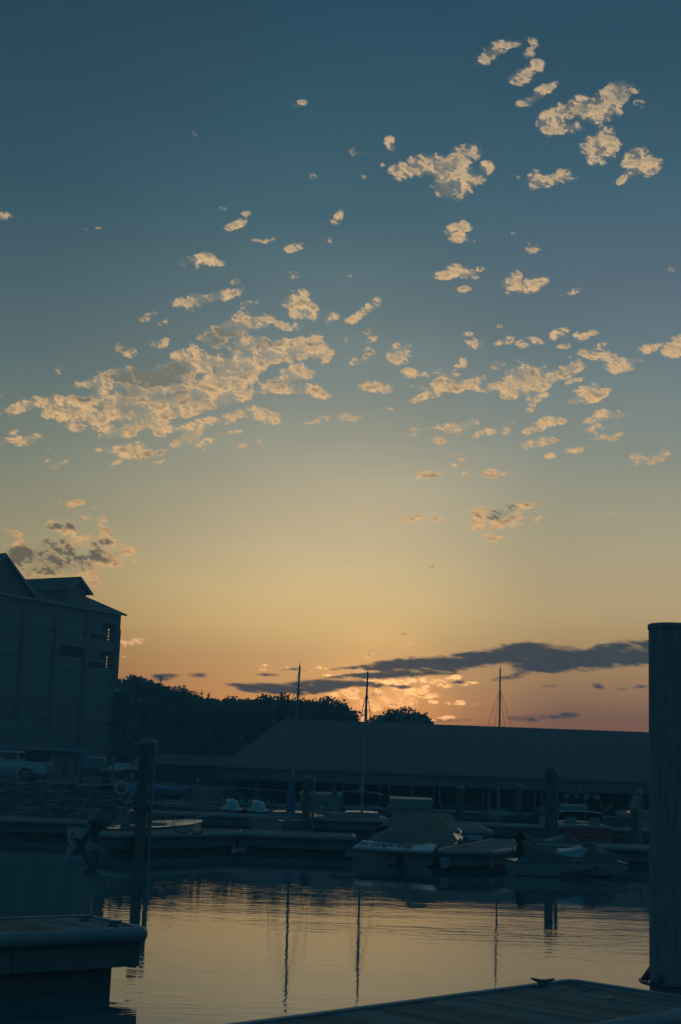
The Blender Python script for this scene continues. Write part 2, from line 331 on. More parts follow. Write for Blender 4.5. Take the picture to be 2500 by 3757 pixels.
# clouds: a high shell of the sky; the cloud cover is stored per vertex, the ragged detail comes from noise
K = 1.5944
warm = [ # x, y, rx, ry, tilt, strength   (overview pixels of the photo)
(1133,120,36,18,35,.75),(1150,108,18,12,40,.7),(1190,95,24,9,25,.55),(1225,95,14,9,-20,.6),(1222,118,16,12,20,.35),
(1205,172,28,16,25,.95),(1232,155,22,15,30,.8),(1192,188,10,12,60,.5),(1213,232,20,9,15,.95),(1245,212,26,12,35,1),(1278,192,20,7,30,.7),
(1262,282,24,22,30,1),(1290,260,28,20,20,.95),(1300,292,34,14,0,.9),(1325,240,22,16,20,.85),(1350,250,22,24,60,.85),(1372,268,26,20,10,.9),(1395,235,34,26,35,1),(1425,208,28,22,20,1),(1410,258,22,14,20,.7),(1470,205,18,7,35,.45),(1470,237,12,9,0,.5),
(1365,330,26,18,15,1),(1392,312,22,16,40,.95),(1385,352,28,20,10,.95),(1415,330,14,12,0,.8),(1368,368,16,8,30,.7),
(1468,368,30,22,10,.95),(1490,382,28,18,20,1),(1455,395,18,14,50,.8),(1432,412,16,7,40,.7),(1512,372,14,6,30,.5),
(1232,412,20,18,-20,.95),(1262,415,24,12,10,.8),(1290,405,24,14,10,1),(1225,430,10,10,0,.7),(1318,412,12,6,0,.4),(1195,402,8,8,60,.4),
(925,392,24,18,0,1),(950,375,14,14,60,.9),(985,378,32,22,10,1),(1020,385,30,26,0,1),(1060,362,38,22,25,1),(1045,400,44,28,0,1),(1030,432,30,24,-20,1),(1085,412,26,16,10,.8),(1118,385,16,13,0,.85),(1105,405,14,10,0,.6),(1072,440,14,12,0,.6),
(825,350,18,9,0,.6),(812,350,8,7,0,.6),(900,328,15,12,-40,.65),(878,380,8,6,0,.35),(835,407,8,5,0,.3),(688,240,17,8,20,.75),(700,235,8,5,20,.5),
(1045,530,20,14,20,.85),(1070,520,16,12,0,.8),(1055,545,24,10,-10,.8),(1088,558,8,6,40,.5),(1225,570,18,11,0,.65),(1180,538,9,6,30,.4),(762,550,10,7,45,.5),(680,568,22,8,10,.6),(672,575,12,6,20,.5),(785,495,22,10,35,.5),(760,508,24,8,0,.35),
(545,515,22,9,20,.75),(530,522,12,6,0,.6),(535,474,22,8,10,.4),(565,490,11,6,0,.45),(515,480,10,6,0,.4),(600,553,18,7,0,.55),(630,548,14,7,20,.45),(640,542,14,5,10,.35),
(440,600,26,10,0,.65),(470,598,26,13,0,.85),(500,604,20,7,0,.7),(460,612,14,7,0,.5),(545,648,12,7,0,.45),(670,632,20,7,0,.4),(805,634,8,4,0,.25),
(1025,632,24,9,0,.85),(1050,622,26,14,0,.9),(1080,630,22,11,0,.9),(1100,622,14,7,20,.6),(1070,662,18,9,20,.5),
(1165,650,18,9,30,.9),(1185,638,18,11,30,1),(1180,665,20,8,10,.7),(1215,655,28,14,5,1),(1245,648,18,8,25,.7),(1210,680,16,6,0,.3),(1312,672,22,6,15,.5),(1335,664,10,5,30,.45),(1540,618,22,12,15,.5),(1438,618,16,6,0,.18),
(10,495,18,8,0,.4),(200,524,9,4,0,.3),(228,524,8,4,0,.25),(440,308,20,8,0,.22),(722,405,12,6,20,.3),
(420,695,24,12,15,.8),(450,690,28,14,10,1),(485,690,20,10,0,.7),(510,680,30,12,10,1),(540,672,24,9,15,1),(430,712,30,6,10,.4),(700,672,16,8,0,.7),
(680,692,28,14,0,1),(700,708,26,14,0,1),(718,722,16,13,0,1),(690,722,20,10,0,.7),(650,745,24,9,-20,.8),(675,750,18,9,0,.6),(760,732,20,9,25,.7),(575,700,22,9,0,.6),(570,715,20,9,0,.5),(665,672,14,7,0,.4),
(845,712,22,10,35,.9),(822,728,24,9,30,.85),(863,697,14,12,0,.9),(800,738,12,6,30,.6),
(500,772,36,22,15,.95),(535,755,40,20,15,.95),(575,745,36,18,10,.9),(605,735,24,11,10,.9),(550,735,30,14,20,.7),(485,790,18,12,30,.6),
(565,795,34,20,20,1),(600,790,34,18,0,1),(640,800,40,18,5,1),(690,800,40,20,5,1),(730,795,24,22,0,1),(735,815,18,12,20,.7),(650,820,50,14,10,1),(590,825,50,18,15,1),
(420,822,26,16,10,.9),(455,820,28,16,10,.9),(445,800,10,9,30,.6),(480,835,40,16,10,1),(530,838,44,16,10,1),(430,845,50,14,10,.95),(520,860,46,12,15,.95),(580,845,36,14,15,.95),(555,872,30,14,10,.9),
(625,888,32,13,10,1),(655,875,34,14,15,1),(690,862,30,14,10,1),(680,850,30,12,10,.9),(650,895,26,10,0,.9),(745,830,20,9,50,.8),(760,815,12,7,50,.6),(700,893,28,11,0,.9),(730,900,20,12,-10,.75),(750,908,14,9,0,.5),
(190,885,20,10,0,.7),(215,880,24,12,20,.8),(245,865,28,14,20,.9),(280,855,30,12,10,.8),(235,890,30,16,40,.85),(280,880,36,16,0,.85),(330,870,50,20,5,.9),(390,860,50,20,5,.9),(340,895,60,18,5,.95),(400,885,50,18,5,.95),
(460,885,42,15,10,1),(510,880,40,15,10,1),(560,880,30,10,10,.8),(450,905,50,14,10,1),(520,900,50,14,10,1),(570,905,22,10,10,.9),(480,925,44,12,0,1),(540,915,40,14,15,1),
(30,942,28,10,15,.95),(65,932,32,12,10,1),(85,922,16,10,0,.7),(120,925,22,15,20,.9),(115,945,18,14,60,.9),(165,925,30,16,10,1),(180,945,26,20,40,1),(150,955,20,14,50,.8),(205,920,16,9,0,.7),(235,915,16,14,0,.85),(250,925,26,16,0,.9),(215,945,20,10,0,.6),
(290,925,46,18,10,1),(340,920,46,20,10,.95),(390,925,46,16,10,.95),(440,925,40,16,10,1),(260,955,46,14,10,.9),(310,955,50,14,15,.95),(360,955,40,14,20,1),(400,950,36,10,20,1),(440,945,34,10,20,1),(600,955,34,13,0,.9),(620,965,22,11,0,.9),(580,940,20,8,0,.7),(540,955,40,10,20,.7),(525,968,22,8,0,.5),
(165,978,22,8,0,.8),(185,985,18,7,0,.8),(225,975,14,12,0,.6),(250,992,26,12,20,1),(290,990,34,14,15,1),(325,980,36,11,15,1),(360,972,30,10,15,.9),(260,1005,18,8,0,.6),(380,990,24,10,10,.95),(410,985,26,9,10,.9),(450,985,24,14,30,1),(475,972,20,9,20,.9),(430,1005,26,10,10,.95),(415,1020,20,7,10,.8),(450,1022,26,9,0,.75),(480,1015,14,7,0,.6),(530,995,30,5,10,.45),
(250,1035,24,7,0,.7),(285,1035,26,11,0,1),(310,1035,26,14,20,1),(335,1042,22,10,20,.85),(270,1062,14,5,20,.5),(372,1040,12,6,20,.6),(470,1035,24,9,0,.55),(375,1062,20,4,0,.45),(410,1066,16,4,0,.4),(610,1012,22,6,10,.4),(560,1025,14,6,0,.35),
(20,1015,24,7,0,.7),(55,1013,30,10,5,.95),(30,995,14,6,20,.35),(78,1005,16,8,0,.7),(130,1072,16,6,10,.6),(115,1058,10,5,0,.4),(150,1062,8,4,20,.4),(120,1035,12,5,0,.35),
(290,800,20,9,0,.7),(302,812,14,10,0,.7),(275,795,14,7,0,.4),(375,788,16,9,20,.7),(350,790,14,6,0,.4),(340,728,22,9,20,.35),(375,742,20,6,20,.35),(142,840,11,13,0,.6),(138,850,9,8,0,.5),(110,890,9,6,0,.4),(150,888,10,12,50,.2),(5,908,9,5,0,.5),
(835,765,22,9,15,.6),(815,775,22,9,20,.5),(850,780,20,8,20,.6),(795,775,10,9,60,.6),(850,805,10,14,50,.4),(820,832,14,12,0,.8),(838,822,12,8,40,.6),(920,812,24,20,0,.95),(930,798,16,10,0,.7),(915,830,14,9,0,.5),
(855,890,26,11,0,.95),(880,893,22,11,0,.9),(760,960,26,7,5,.55),(800,957,28,9,0,.85),(820,962,16,7,0,.6),(720,970,26,5,5,.4),(895,940,12,6,0,.35),
(940,855,16,9,0,.75),(965,860,18,8,0,.8),(1000,855,20,7,20,.6),(1040,850,26,7,30,.5),(1065,835,8,12,0,.6),(1030,873,28,12,15,1),(1060,888,26,11,20,1),(1090,880,24,12,30,1),(1010,890,26,9,0,.7),(960,890,24,8,0,.3),(965,915,22,8,15,.9),(990,908,22,10,20,1),(945,862,12,6,0,.5),
(1090,790,24,11,0,.95),(1075,768,15,5,10,.6),(1115,795,14,6,0,.4),(1145,788,14,5,15,.7),(1165,783,16,8,15,.7),(1205,790,16,8,0,.65),(1235,788,16,7,0,.7),(1225,778,14,5,0,.4),(1285,768,20,10,20,.85),(1300,795,16,6,10,.6),(1335,775,15,11,0,.9),(1365,765,18,6,10,.45),(1150,750,8,5,0,.35),
(1145,838,18,9,10,.6),(1175,835,26,6,10,.35),(1190,860,26,18,20,.95),(1220,858,26,16,0,.95),(1245,858,16,16,0,.85),(1130,892,28,9,10,1),(1165,888,30,11,5,1),(1205,880,34,16,5,1),(1240,885,24,13,10,.95),(1190,905,36,10,5,.95),(1230,915,26,10,15,.95),(1222,935,16,9,55,.8),
(1275,865,22,12,0,.9),(1300,855,26,14,20,.95),(1325,842,22,12,20,.85),(1330,820,22,8,10,.5),(1355,810,18,11,0,.85),(1375,822,20,9,-10,.9),(1400,815,16,10,0,.8),(1400,830,18,8,30,.8),(1425,830,22,9,0,.85),(1440,842,24,9,10,.9),(1465,830,18,7,10,.8),(1330,872,14,5,0,.5),(1310,880,10,6,20,.6),(1390,845,14,7,20,.6),(1415,850,12,8,0,.7),(1385,795,16,8,20,.55),(1460,778,18,7,10,.35),
(1480,803,20,10,0,.8),(1505,798,16,7,25,.7),(1545,803,20,15,0,1),(1562,795,20,20,0,1),(1525,790,12,6,0,.5),
(1340,900,22,10,10,.9),(1360,898,22,14,20,1),(1375,910,24,10,25,.95),(1320,920,24,8,5,.9),(1350,920,20,7,0,.7),(1395,900,14,5,20,.4),
(1240,982,26,10,20,1),(1265,970,26,11,10,1),(1290,970,12,6,10,.6),(1300,965,6,5,0,.5),(1215,990,14,6,20,.5),(1225,1020,24,11,5,.95),(1255,1012,24,8,5,.8),(1275,1012,14,5,0,.5),
(1370,962,24,9,20,.95),(1400,953,30,11,0,1),(1428,955,16,7,0,.9),(1375,980,20,6,10,.5),(1400,980,24,7,5,.55),(1385,1003,22,8,10,.85),(1415,1003,18,8,25,.8),(1360,992,14,5,0,.4),(1310,1040,18,7,5,.9),(1335,1033,16,7,15,.9),(1268,1048,13,5,0,.75),(1440,960,10,5,0,.5),
(1040,985,24,11,0,.9),(1075,978,22,11,15,.95),(1055,995,20,8,-10,.8),(1000,982,26,6,5,.5),(965,985,18,6,0,.45),(950,1000,18,5,0,.3),(1015,1013,24,6,0,.65),(995,1005,14,5,0,.5),(1100,998,18,7,20,.85),(1125,992,18,7,10,.8),(1162,992,14,7,15,.75),(1180,970,9,5,30,.35),(1200,950,8,5,30,.3),
(1470,1055,20,13,10,.9),(1500,1055,24,11,15,.9),(1528,1042,16,8,10,.9),(1520,1055,14,8,30,.6),(1450,1058,8,12,-30,.5),
(960,1098,18,6,15,.85),(985,1090,22,8,10,1),(1008,1087,14,5,10,.8),(1110,1088,20,7,0,.85),(1135,1088,22,9,0,1),(1160,1088,14,5,0,.8),(1075,1088,12,5,0,.5),(1038,1070,14,5,0,.5),(1070,1056,14,4,0,.5),(1050,1045,16,4,0,.3),
(1085,1195,14,8,60,.6),(1105,1172,24,12,30,.75),(1130,1195,30,15,10,1),(1165,1205,36,9,5,.95),(1150,1180,30,14,15,.9),(1185,1175,26,12,15,.95),(1215,1163,28,7,10,.7),(1245,1156,14,4,5,.45),(1110,1212,28,6,0,.9),(1195,1190,18,9,15,.85),(1240,1192,10,5,30,.5),
(965,1193,16,8,0,.7),(985,1188,18,9,15,.85),(1000,1195,16,8,0,.7),(930,1195,18,6,0,.55),(915,1200,10,5,0,.4),(975,1205,14,4,0,.5),(1120,1232,16,6,20,.5),(1140,1240,20,6,10,.55),
(1420,1175,14,5,20,.5),(1435,1168,8,5,50,.4),(1350,1185,20,5,0,.35),(1372,1190,12,4,0,.4),(948,1282,15,6,25,.6),(895,1170,13,5,20,.45),(825,1180,10,4,20,.35),(880,1176,9,4,0,.3),(810,1286,9,4,20,.3),(1000,1305,14,4,0,.3),(995,1298,8,4,30,.3),
(20,1220,18,7,-10,.8),(40,1228,14,6,-10,.5),(175,1157,18,7,10,.8),(130,1155,13,5,0,.45),(225,1168,16,7,0,.8),(140,1205,26,13,0,.9),(155,1220,20,14,0,.85),(235,1205,12,16,0,.7),(200,1190,16,6,0,.35),(245,1220,16,8,0,.6),
(60,1250,30,12,10,.6),(40,1275,36,16,0,.85),(90,1280,50,22,0,.9),(110,1250,44,12,5,.75),(140,1262,50,16,5,.85),(180,1250,36,14,0,.9),(170,1285,50,20,0,.95),(225,1245,30,16,0,.95),(255,1258,26,14,0,.95),(280,1275,26,14,10,1),(250,1285,30,12,0,.95),(210,1300,44,14,5,1),(240,1270,26,10,0,.9),(275,1298,26,7,0,.8),(215,1320,36,9,0,.95),(150,1310,60,14,0,1),(100,1310,50,14,0,.95),(205,1340,24,8,-20,.9),(225,1335,22,4,0,.5),(310,1260,9,6,0,.4),(305,1290,14,5,0,.4),(185,1330,40,8,0,.9),(80,1295,40,16,0,.9),
(300,1477,30,7,0,.6),(318,1473,16,6,10,.6),(345,1482,14,4,0,.35),(290,1487,16,3,0,.35),(285,1510,9,3,0,.25),
(932,1481,16,5,8,.85),(948,1480,8,4,0,.5),(926,1460,9,4,15,.8),(1005,1440,11,6,35,.4),(865,1500,14,5,0,.7),(890,1503,26,6,-5,.95),(910,1505,14,4,0,.8),(845,1510,18,4,8,.8),(825,1515,10,3,0,.6),(810,1508,6,3,0,.5),(963,1485,7,4,0,.4),
(1018,1496,11,3,0,.5),(1052,1494,14,3,0,.6),(1075,1498,10,3,0,.5),(1098,1496,14,5,0,.55),(1122,1490,12,3,20,.4),(700,1537,24,4,5,.4),(740,1536,14,4,0,.55),(615,1529,13,3,0,.6),(660,1536,14,3,0,.45),(720,1545,8,3,0,.4),(600,1540,14,3,0,.4),
(800,1548,22,4,0,.6),(835,1540,26,5,8,.8),(870,1545,26,5,0,.9),(905,1545,16,4,0,.7),(755,1553,20,3,0,.5),
(905,1565,34,8,0,1),(870,1568,30,8,0,1),(945,1560,30,8,0,1),(985,1563,30,8,0,.9),(1020,1562,26,7,0,.75),(1045,1560,18,7,10,.65),(1015,1575,30,6,0,.6),(1060,1572,26,5,0,.4),(1090,1570,18,4,0,.35),
(915,1583,26,8,0,1),(880,1592,30,10,0,1),(940,1590,34,8,0,1),(975,1583,22,6,0,.7),(930,1602,26,10,0,1),(895,1605,34,10,0,1),(855,1600,24,12,0,.9),(950,1605,22,7,0,.9),(905,1618,40,8,0,1),(865,1618,34,9,0,.95),(940,1614,20,7,0,.9),(835,1620,26,10,0,.9),(815,1625,20,6,0,.8),(980,1603,16,3,0,.7),(820,1600,20,9,0,.7),(795,1590,24,8,0,.7),(770,1597,20,6,0,.55),(820,1585,30,8,0,.75),
(990,1600,10,4,0,.8),(1003,1598,14,5,0,.75),(995,1614,14,4,0,.7),(1050,1616,20,5,0,.65),(1100,1617,12,4,20,.4),(955,1625,10,3,0,.5),(1000,1655,34,5,5,.75),(1030,1650,20,4,0,.5),(835,1650,22,9,0,.8),(960,1640,9,3,0,.4),(830,1660,24,6,0,.7),(865,1630,16,6,0,.8)]
grey = [(350,862,60,22,5,.9),(300,868,44,16,0,.8),(405,850,30,16,20,.9),(380,872,44,14,0,.7),(500,775,34,16,20,.75),(540,752,40,10,15,.5),(330,895,50,12,0,.45),(400,905,50,10,10,.35),(520,770,40,14,15,.5),(290,930,36,12,0,.35),(430,918,40,12,0,.35),(600,790,30,10,0,.35),(480,690,24,6,0,.5),
 (650,880,24,8,10,.4),(710,795,24,8,0,.3),(295,800,18,8,0,.4),(190,915,20,8,0,.3),
 (45,1275,44,16,0,1),(90,1283,56,16,0,1),(140,1270,40,12,10,.9),(185,1278,44,14,0,1),(105,1250,40,10,5,.9),(140,1210,26,8,0,.7),(120,1305,60,12,0,.9),(160,1300,44,12,0,.85),(210,1272,24,8,0,.7),(230,1248,24,9,0,.6),(70,1295,40,14,0,.8),
 (1150,1180,26,10,18,1),(1170,1172,20,8,15,1),(1165,1160,18,5,15,.8),(1040,382,22,12,30,.5),(1425,215,24,16,20,.45),(1215,865,26,14,0,.35),(1340,250,12,12,0,.4),(860,1600,20,6,0,.6),(885,1583,14,4,0,.7),(845,1598,24,6,0,.6),(905,1590,14,4,0,.35),(1090,1490,24,3,0,.4),(900,1620,16,3,0,.3),(805,1545,20,3,0,.5),(1300,855,16,6,20,.3),(250,1290,20,5,0,.35)]
dark = [(905,1530,60,11,3,.95),(870,1535,50,6,6,.8),(960,1525,70,14,2,1),(1030,1522,70,15,4,1),(1010,1540,60,12,0,.9),(1090,1518,60,17,6,1),(1140,1510,56,20,10,1),(1190,1502,50,24,5,1),(1212,1490,30,14,0,.9),(1240,1508,56,24,-3,1),(1220,1535,50,14,0,.9),(1290,1512,60,22,0,1),(1340,1515,60,22,3,1),(1300,1535,60,12,0,.8),(1390,1508,60,24,5,1),(1440,1498,56,26,5,1),(1450,1520,60,14,5,.85),(1500,1495,60,30,3,1),(1560,1490,60,32,0,1),(1620,1490,60,30,0,1),
 (860,1550,70,6,3,.85),(900,1553,60,8,0,.9),(940,1550,50,10,0,.9),(800,1555,50,4,3,.6),(840,1557,60,6,0,.7),
 (1180,1555,34,7,8,.85),(1205,1547,26,6,0,.8),(1150,1560,20,4,10,.5),
 (545,1574,26,5,-6,.8),(590,1582,40,9,-3,1),(640,1584,50,11,0,1),(690,1580,50,14,3,1),(740,1578,50,14,3,1),(790,1574,44,10,3,1),(835,1572,34,8,0,.9),(700,1590,50,8,3,.8),(600,1576,60,6,0,.7),
 (378,1555,28,6,0,.65),(400,1551,18,4,0,.5),(365,1562,34,5,0,.45),(455,1552,20,5,0,.6),(440,1549,26,3,0,.4),(470,1554,12,3,0,.4),(620,1551,30,4,0,.7),(690,1538,30,4,0,.7),(655,1539,20,3,0,.5),(820,1533,34,4,8,.7),(780,1537,20,3,5,.5),
 (873,1576,13,5,5,.9),(922,1580,26,5,0,.75),(900,1576,14,3,0,.6),(1050,1571,20,5,5,.7),(1060,1566,14,3,10,.5),(1375,1577,14,6,-10,.7),(1385,1582,10,3,0,.5),(1432,1584,18,4,5,.7),(1465,1580,24,5,10,.7),(1490,1578,16,4,5,.6),(1275,1576,34,5,0,.35),(1310,1580,20,3,0,.3),(1290,1572,20,3,0,.3),
 (1240,1651,70,9,2,.6),(1290,1648,40,8,4,.6),(1318,1641,22,7,0,.6),(1030,1658,50,5,0,.6),(1060,1654,30,3,0,.4),(1200,1655,50,6,0,.4),(1400,1640,40,4,0,.15),(1060,1655,30,5,3,.45),(540,1555,20,2,0,.25)]
for _ in range(60):      # more of the same kind of cloud to both sides of the view
    sx = random.choice([-1, 1]); warm.append((784+sx*random.uniform(900, 2600), random.uniform(650, 1250), random.uniform(20, 70), random.uniform(8, 22), random.uniform(0, 20), random.uniform(.5, 1)))
for _ in range(8):
    dark.append((random.uniform(1700, 3200), random.uniform(1490, 1600), random.uniform(60, 160), random.uniform(8, 22), random.uniform(-3, 5), 1))
def prep(lst):
    out = []
    for x, y, rx, ry, a, s in lst: out.append((x*K, y*K, 1/(rx*K*1.5), 1/(ry*K*1.5), math.cos(R(a)), math.sin(R(a)), s, (max(rx, ry)*K*1.55)))
    return out
import numpy as np
def field(PX, PY, blobs):
    out = np.zeros_like(PX)
    for x, y, ix, iy, ca, sa, s, rad in prep(blobs):
        idx = np.where((np.abs(PX-x) < rad) & (np.abs(PY-y) < rad))[0]
        if not len(idx): continue
        dx = PX[idx]-x; dy = -(PY[idx]-y)
        u = (dx*ca+dy*sa)*ix; v = (-dx*sa+dy*ca)*iy
        g = s*np.clip(1-(u*u+v*v), 0, 1)
        out[idx] = 1-(1-out[idx])*(1-g) if False else np.maximum(out[idx], g)+.25*np.minimum(out[idx], g)
    return np.clip(out, 0, 1.2)
azs = list(np.linspace(-50, -16.3, 60))+list(np.arange(-16, 16.001, .08))+list(np.linspace(16.3, 50, 60))
els = list(np.arange(-.5, 1.99, .15))+list(np.arange(2, 12, .055))+list(np.arange(12, 32, .085))+list(np.linspace(32.3, 50, 20))
A, E_ = np.meshgrid(np.radians(azs), np.radians(els))
D = np.stack([np.sin(A)*np.cos(E_), np.cos(A)*np.cos(E_), np.sin(E_)], -1).reshape(-1, 3)
Q = D @ np.array(CM)                       # camera space
PX = 1250+F*Q[:, 0]/-Q[:, 2]; PY = 1878.5-F*Q[:, 1]/-Q[:, 2]
na, ne = len(azs), len(els)
me = bpy.data.meshes.new('sky')
vs = D*7000
ii = (np.arange(ne-1)[:, None]*na+np.arange(na-1)[None, :]).reshape(-1)
fs = np.stack([ii, ii+1, ii+na+1, ii+na], -1)
me.from_pydata(vs.tolist(), [], fs.tolist())
me.polygons.foreach_set('use_smooth', [True]*len(me.polygons))
for nm, bl in (('cover', warm), ('shade', grey), ('bank', dark)):
    at_ = me.attributes.new(nm, 'FLOAT', 'POINT'); at_.data.foreach_set('value', field(PX, PY, bl).astype(np.float32))
sm = bpy.data.materials.new('evening_clouds'); sm.use_nodes = True; n = sm.node_tree.nodes; l = sm.node_tree.links; n.clear()
geo = nd(n, 'ShaderNodeNewGeometry'); dr = nd(n, 'ShaderNodeVectorMath', operation='NORMALIZE'); l.new(geo.outputs['Position'], dr.inputs[0])
def snoise(scale, det, rough, off=(0,0,0), sz=1.7, tilt=-16, dist=0):
    mp = nd(n, 'ShaderNodeMapping'); mp.inputs['Rotation'].default_value = (0, R(tilt), 0)
    mp2 = nd(n, 'ShaderNodeMapping'); mp2.inputs['Scale'].default_value = (1, 1, sz); mp2.inputs['Location'].default_value = off
    l.new(dr.outputs[0], mp.inputs[0]); l.new(mp.outputs[0], mp2.inputs[0])
    q = nd(n, 'ShaderNodeTexNoise'); q.inputs['Scale'].default_value = scale; q.inputs['Detail'].default_value = det; q.inputs['Roughness'].default_value = rough
    q.inputs['Distortion'].default_value = dist
    l.new(mp2.outputs[0], q.inputs['Vector']); return q.outputs['Fac']
def attr(nm):
    a = nd(n, 'ShaderNodeAttribute'); a.attribute_name = nm; return a.outputs['Fac']
def m_(op, a, b=None, c=None, clamp=False): return math_(n, l, op, a, b, c, clamp)
def sstep(v, a, b):
    q = nd(n, 'ShaderNodeMapRange', interpolation_type='SMOOTHSTEP'); l.new(v, q.inputs[0]); q.inputs[1].default_value = a; q.inputs[2].default_value = b; return q.outputs[0]
cov, shd, bnk = attr('cover'), attr('shade'), attr('bank')
nA = snoise(78, 9, .61, dist=.35); nB = snoise(78, 9, .61, off=(-.0012, 0, .0045), dist=.35)
nF = snoise(260, 5, .6, off=(.7, .2, .4), dist=.2)
nL = snoise(45, 3, .5, off=(.3, .1, .2))
cv = m_('MULTIPLY', m_('POWER', m_('MINIMUM', cov, .8), .62), 1.2)
amp = m_('SUBTRACT', 1.1, m_('MULTIPLY', cov, .02))
den = m_('MULTIPLY_ADD', m_('MULTIPLY', m_('SUBTRACT', nF, .5), amp), 2.4, m_('MULTIPLY_ADD', m_('MULTIPLY', m_('SUBTRACT', nA, .5), amp), 5.8, cv))            # ragged density
wsp = m_('MULTIPLY_ADD', m_('SUBTRACT', nL, .5), .5, den)
thin = m_('MULTIPLY', sstep(m_('MULTIPLY_ADD', m_('SUBTRACT', nA, .5), 2.5, cov), .12, 1.3), .36)
alpha = m_('MULTIPLY', m_('MAXIMUM', thin, sstep(wsp, .48, 1.40)), sstep(cov, .02, .40))
relief = m_('MULTIPLY_ADD', m_('SUBTRACT', nA, nB), 4.6, .30, clamp=True)
body = m_('MULTIPLY', sstep(wsp, .9, 2.2), .30)
gr = m_('MULTIPLY', shd, m_('MULTIPLY_ADD', nF, 2.2, -.35))
ez = nd(n, 'ShaderNodeSeparateXYZ'); l.new(dr.outputs[0], ez.inputs[0]); el = m_('MAXIMUM', ez.outputs[2], 0)
low = nd(n, 'ShaderNodeMapRange'); l.new(el, low.inputs[0]); low.inputs[1].default_value = .07; low.inputs[2].default_value = .12; low.inputs[3].default_value = .75
sh = m_('MULTIPLY', m_('ADD', m_('MULTIPLY', relief, .50), m_('ADD', body, m_('MULTIPLY', gr, 1.35)), clamp=True), low.outputs[0])
lit = ramp(n, l, el, [(0, (3.0,1.25,.36,1)), (.065, (3.2,1.55,.52,1)), (.078, (1.35,.76,.31,1)), (.12, rgba((250,192,126))), (.2, rgba((248,198,136))), (.3, rgba((243,199,143))), (.4, rgba((230,192,143))), (.5, rgba((208,180,142)))])
def clr(st): return [(p, clear(max(p, .05), c)) for p, c in st]
grc = ramp(n, l, el, [(0, rgba((170,108,78))), (.08, rgba((132,100,82))), (.14, rgba((106,100,86))), (.25, rgba((124,121,106))), (.4, rgba((128,128,114))), (.5, rgba((118,124,116)))])
wc = mixc(n, l, sh, lit, grc)
nD = snoise(48, 8, .60, sz=4.2, tilt=-4, dist=.5)
dd = m_('MULTIPLY_ADD', m_('SUBTRACT', nD, .5), 2.4, m_('POWER', bnk, 1.1))
dal = m_('MULTIPLY', m_('MULTIPLY', sstep(dd, .12, .95), sstep(bnk, .03, .4)), .93)
dcol = mixc(n, l, m_('MULTIPLY', sstep(dd, .2, .7), 1.0), rgba((92,84,86)), mixc(n, l, nD, rgba((40,56,70)), rgba((58,70,82))))
em1 = nd(n, 'ShaderNodeEmission'); l.new(wc, em1.inputs[0])
em2 = nd(n, 'ShaderNodeEmission'); l.new(dcol, em2.inputs[0])
tr = nd(n, 'ShaderNodeBsdfTransparent')
mx1 = nd(n, 'ShaderNodeMixShader'); l.new(m_('MULTIPLY', alpha, .93), mx1.inputs[0]); l.new(tr.outputs[0], mx1.inputs[1]); l.new(em1.outputs[0], mx1.inputs[2])
mx2 = nd(n, 'ShaderNodeMixShader'); l.new(dal, mx2.inputs[0]); l.new(mx1.outputs[0], mx2.inputs[1]); l.new(em2.outputs[0], mx2.inputs[2])
ou = nd(n, 'ShaderNodeOutputMaterial'); l.new(mx2.outputs[0], ou.inputs[0])
sm.cycles.emission_sampling = 'NONE'
me.materials.append(sm)
so2 = bpy.data.objects.new('sky', me); C.objects.link(so2); tag(so2, kind='structure')

# ------------------------------------------------------------------ docks
def clip(poly, p, nrm):            # keep the side of the convex polygon where (q-p).n >= 0
    out = []
    for i, a in enumerate(poly):
        b = poly[(i+1) % len(poly)]
        da = (a[0]-p[0])*nrm[0]+(a[1]-p[1])*nrm[1]; db = (b[0]-p[0])*nrm[0]+(b[1]-p[1])*nrm[1]
        if da >= 0: out.append(a)
        if da*db < 0:
            t = da/(da-db); out.append((a[0]+(b[0]-a[0])*t, a[1]+(b[1]-a[1])*t))
    return out
def offset(poly, d, rc=0, seg=4):  # outward offset of a CCW polygon, corners rounded by rc
    m = len(poly); out = []
    for i in range(m):
        a, b, c = Vector(poly[i-1]), Vector(poly[i]), Vector(poly[(i+1) % m])
        e1 = (b-a).normalized(); e2 = (c-b).normalized(); n1 = Vector((e1.y, -e1.x)); n2 = Vector((e2.y, -e2.x))
        if rc:
            bi = (n1+n2).normalized(); cc = b-bi*rc/max(.3, bi.dot(n1))
            a1 = math.atan2(n1.y, n1.x); a2 = math.atan2(n2.y, n2.x)
            while a2 < a1: a2 += 2*math.pi
            for k in range(seg+1):
                t = a1+(a2-a1)*k/seg; out.append((cc.x+(rc+d)*math.cos(t), cc.y+(rc+d)*math.sin(t)))
        else:
            bi = (n1+n2).normalized(); q = b+bi*d/max(.3, bi.dot(n1)); out.append((q.x, q.y))
    return out
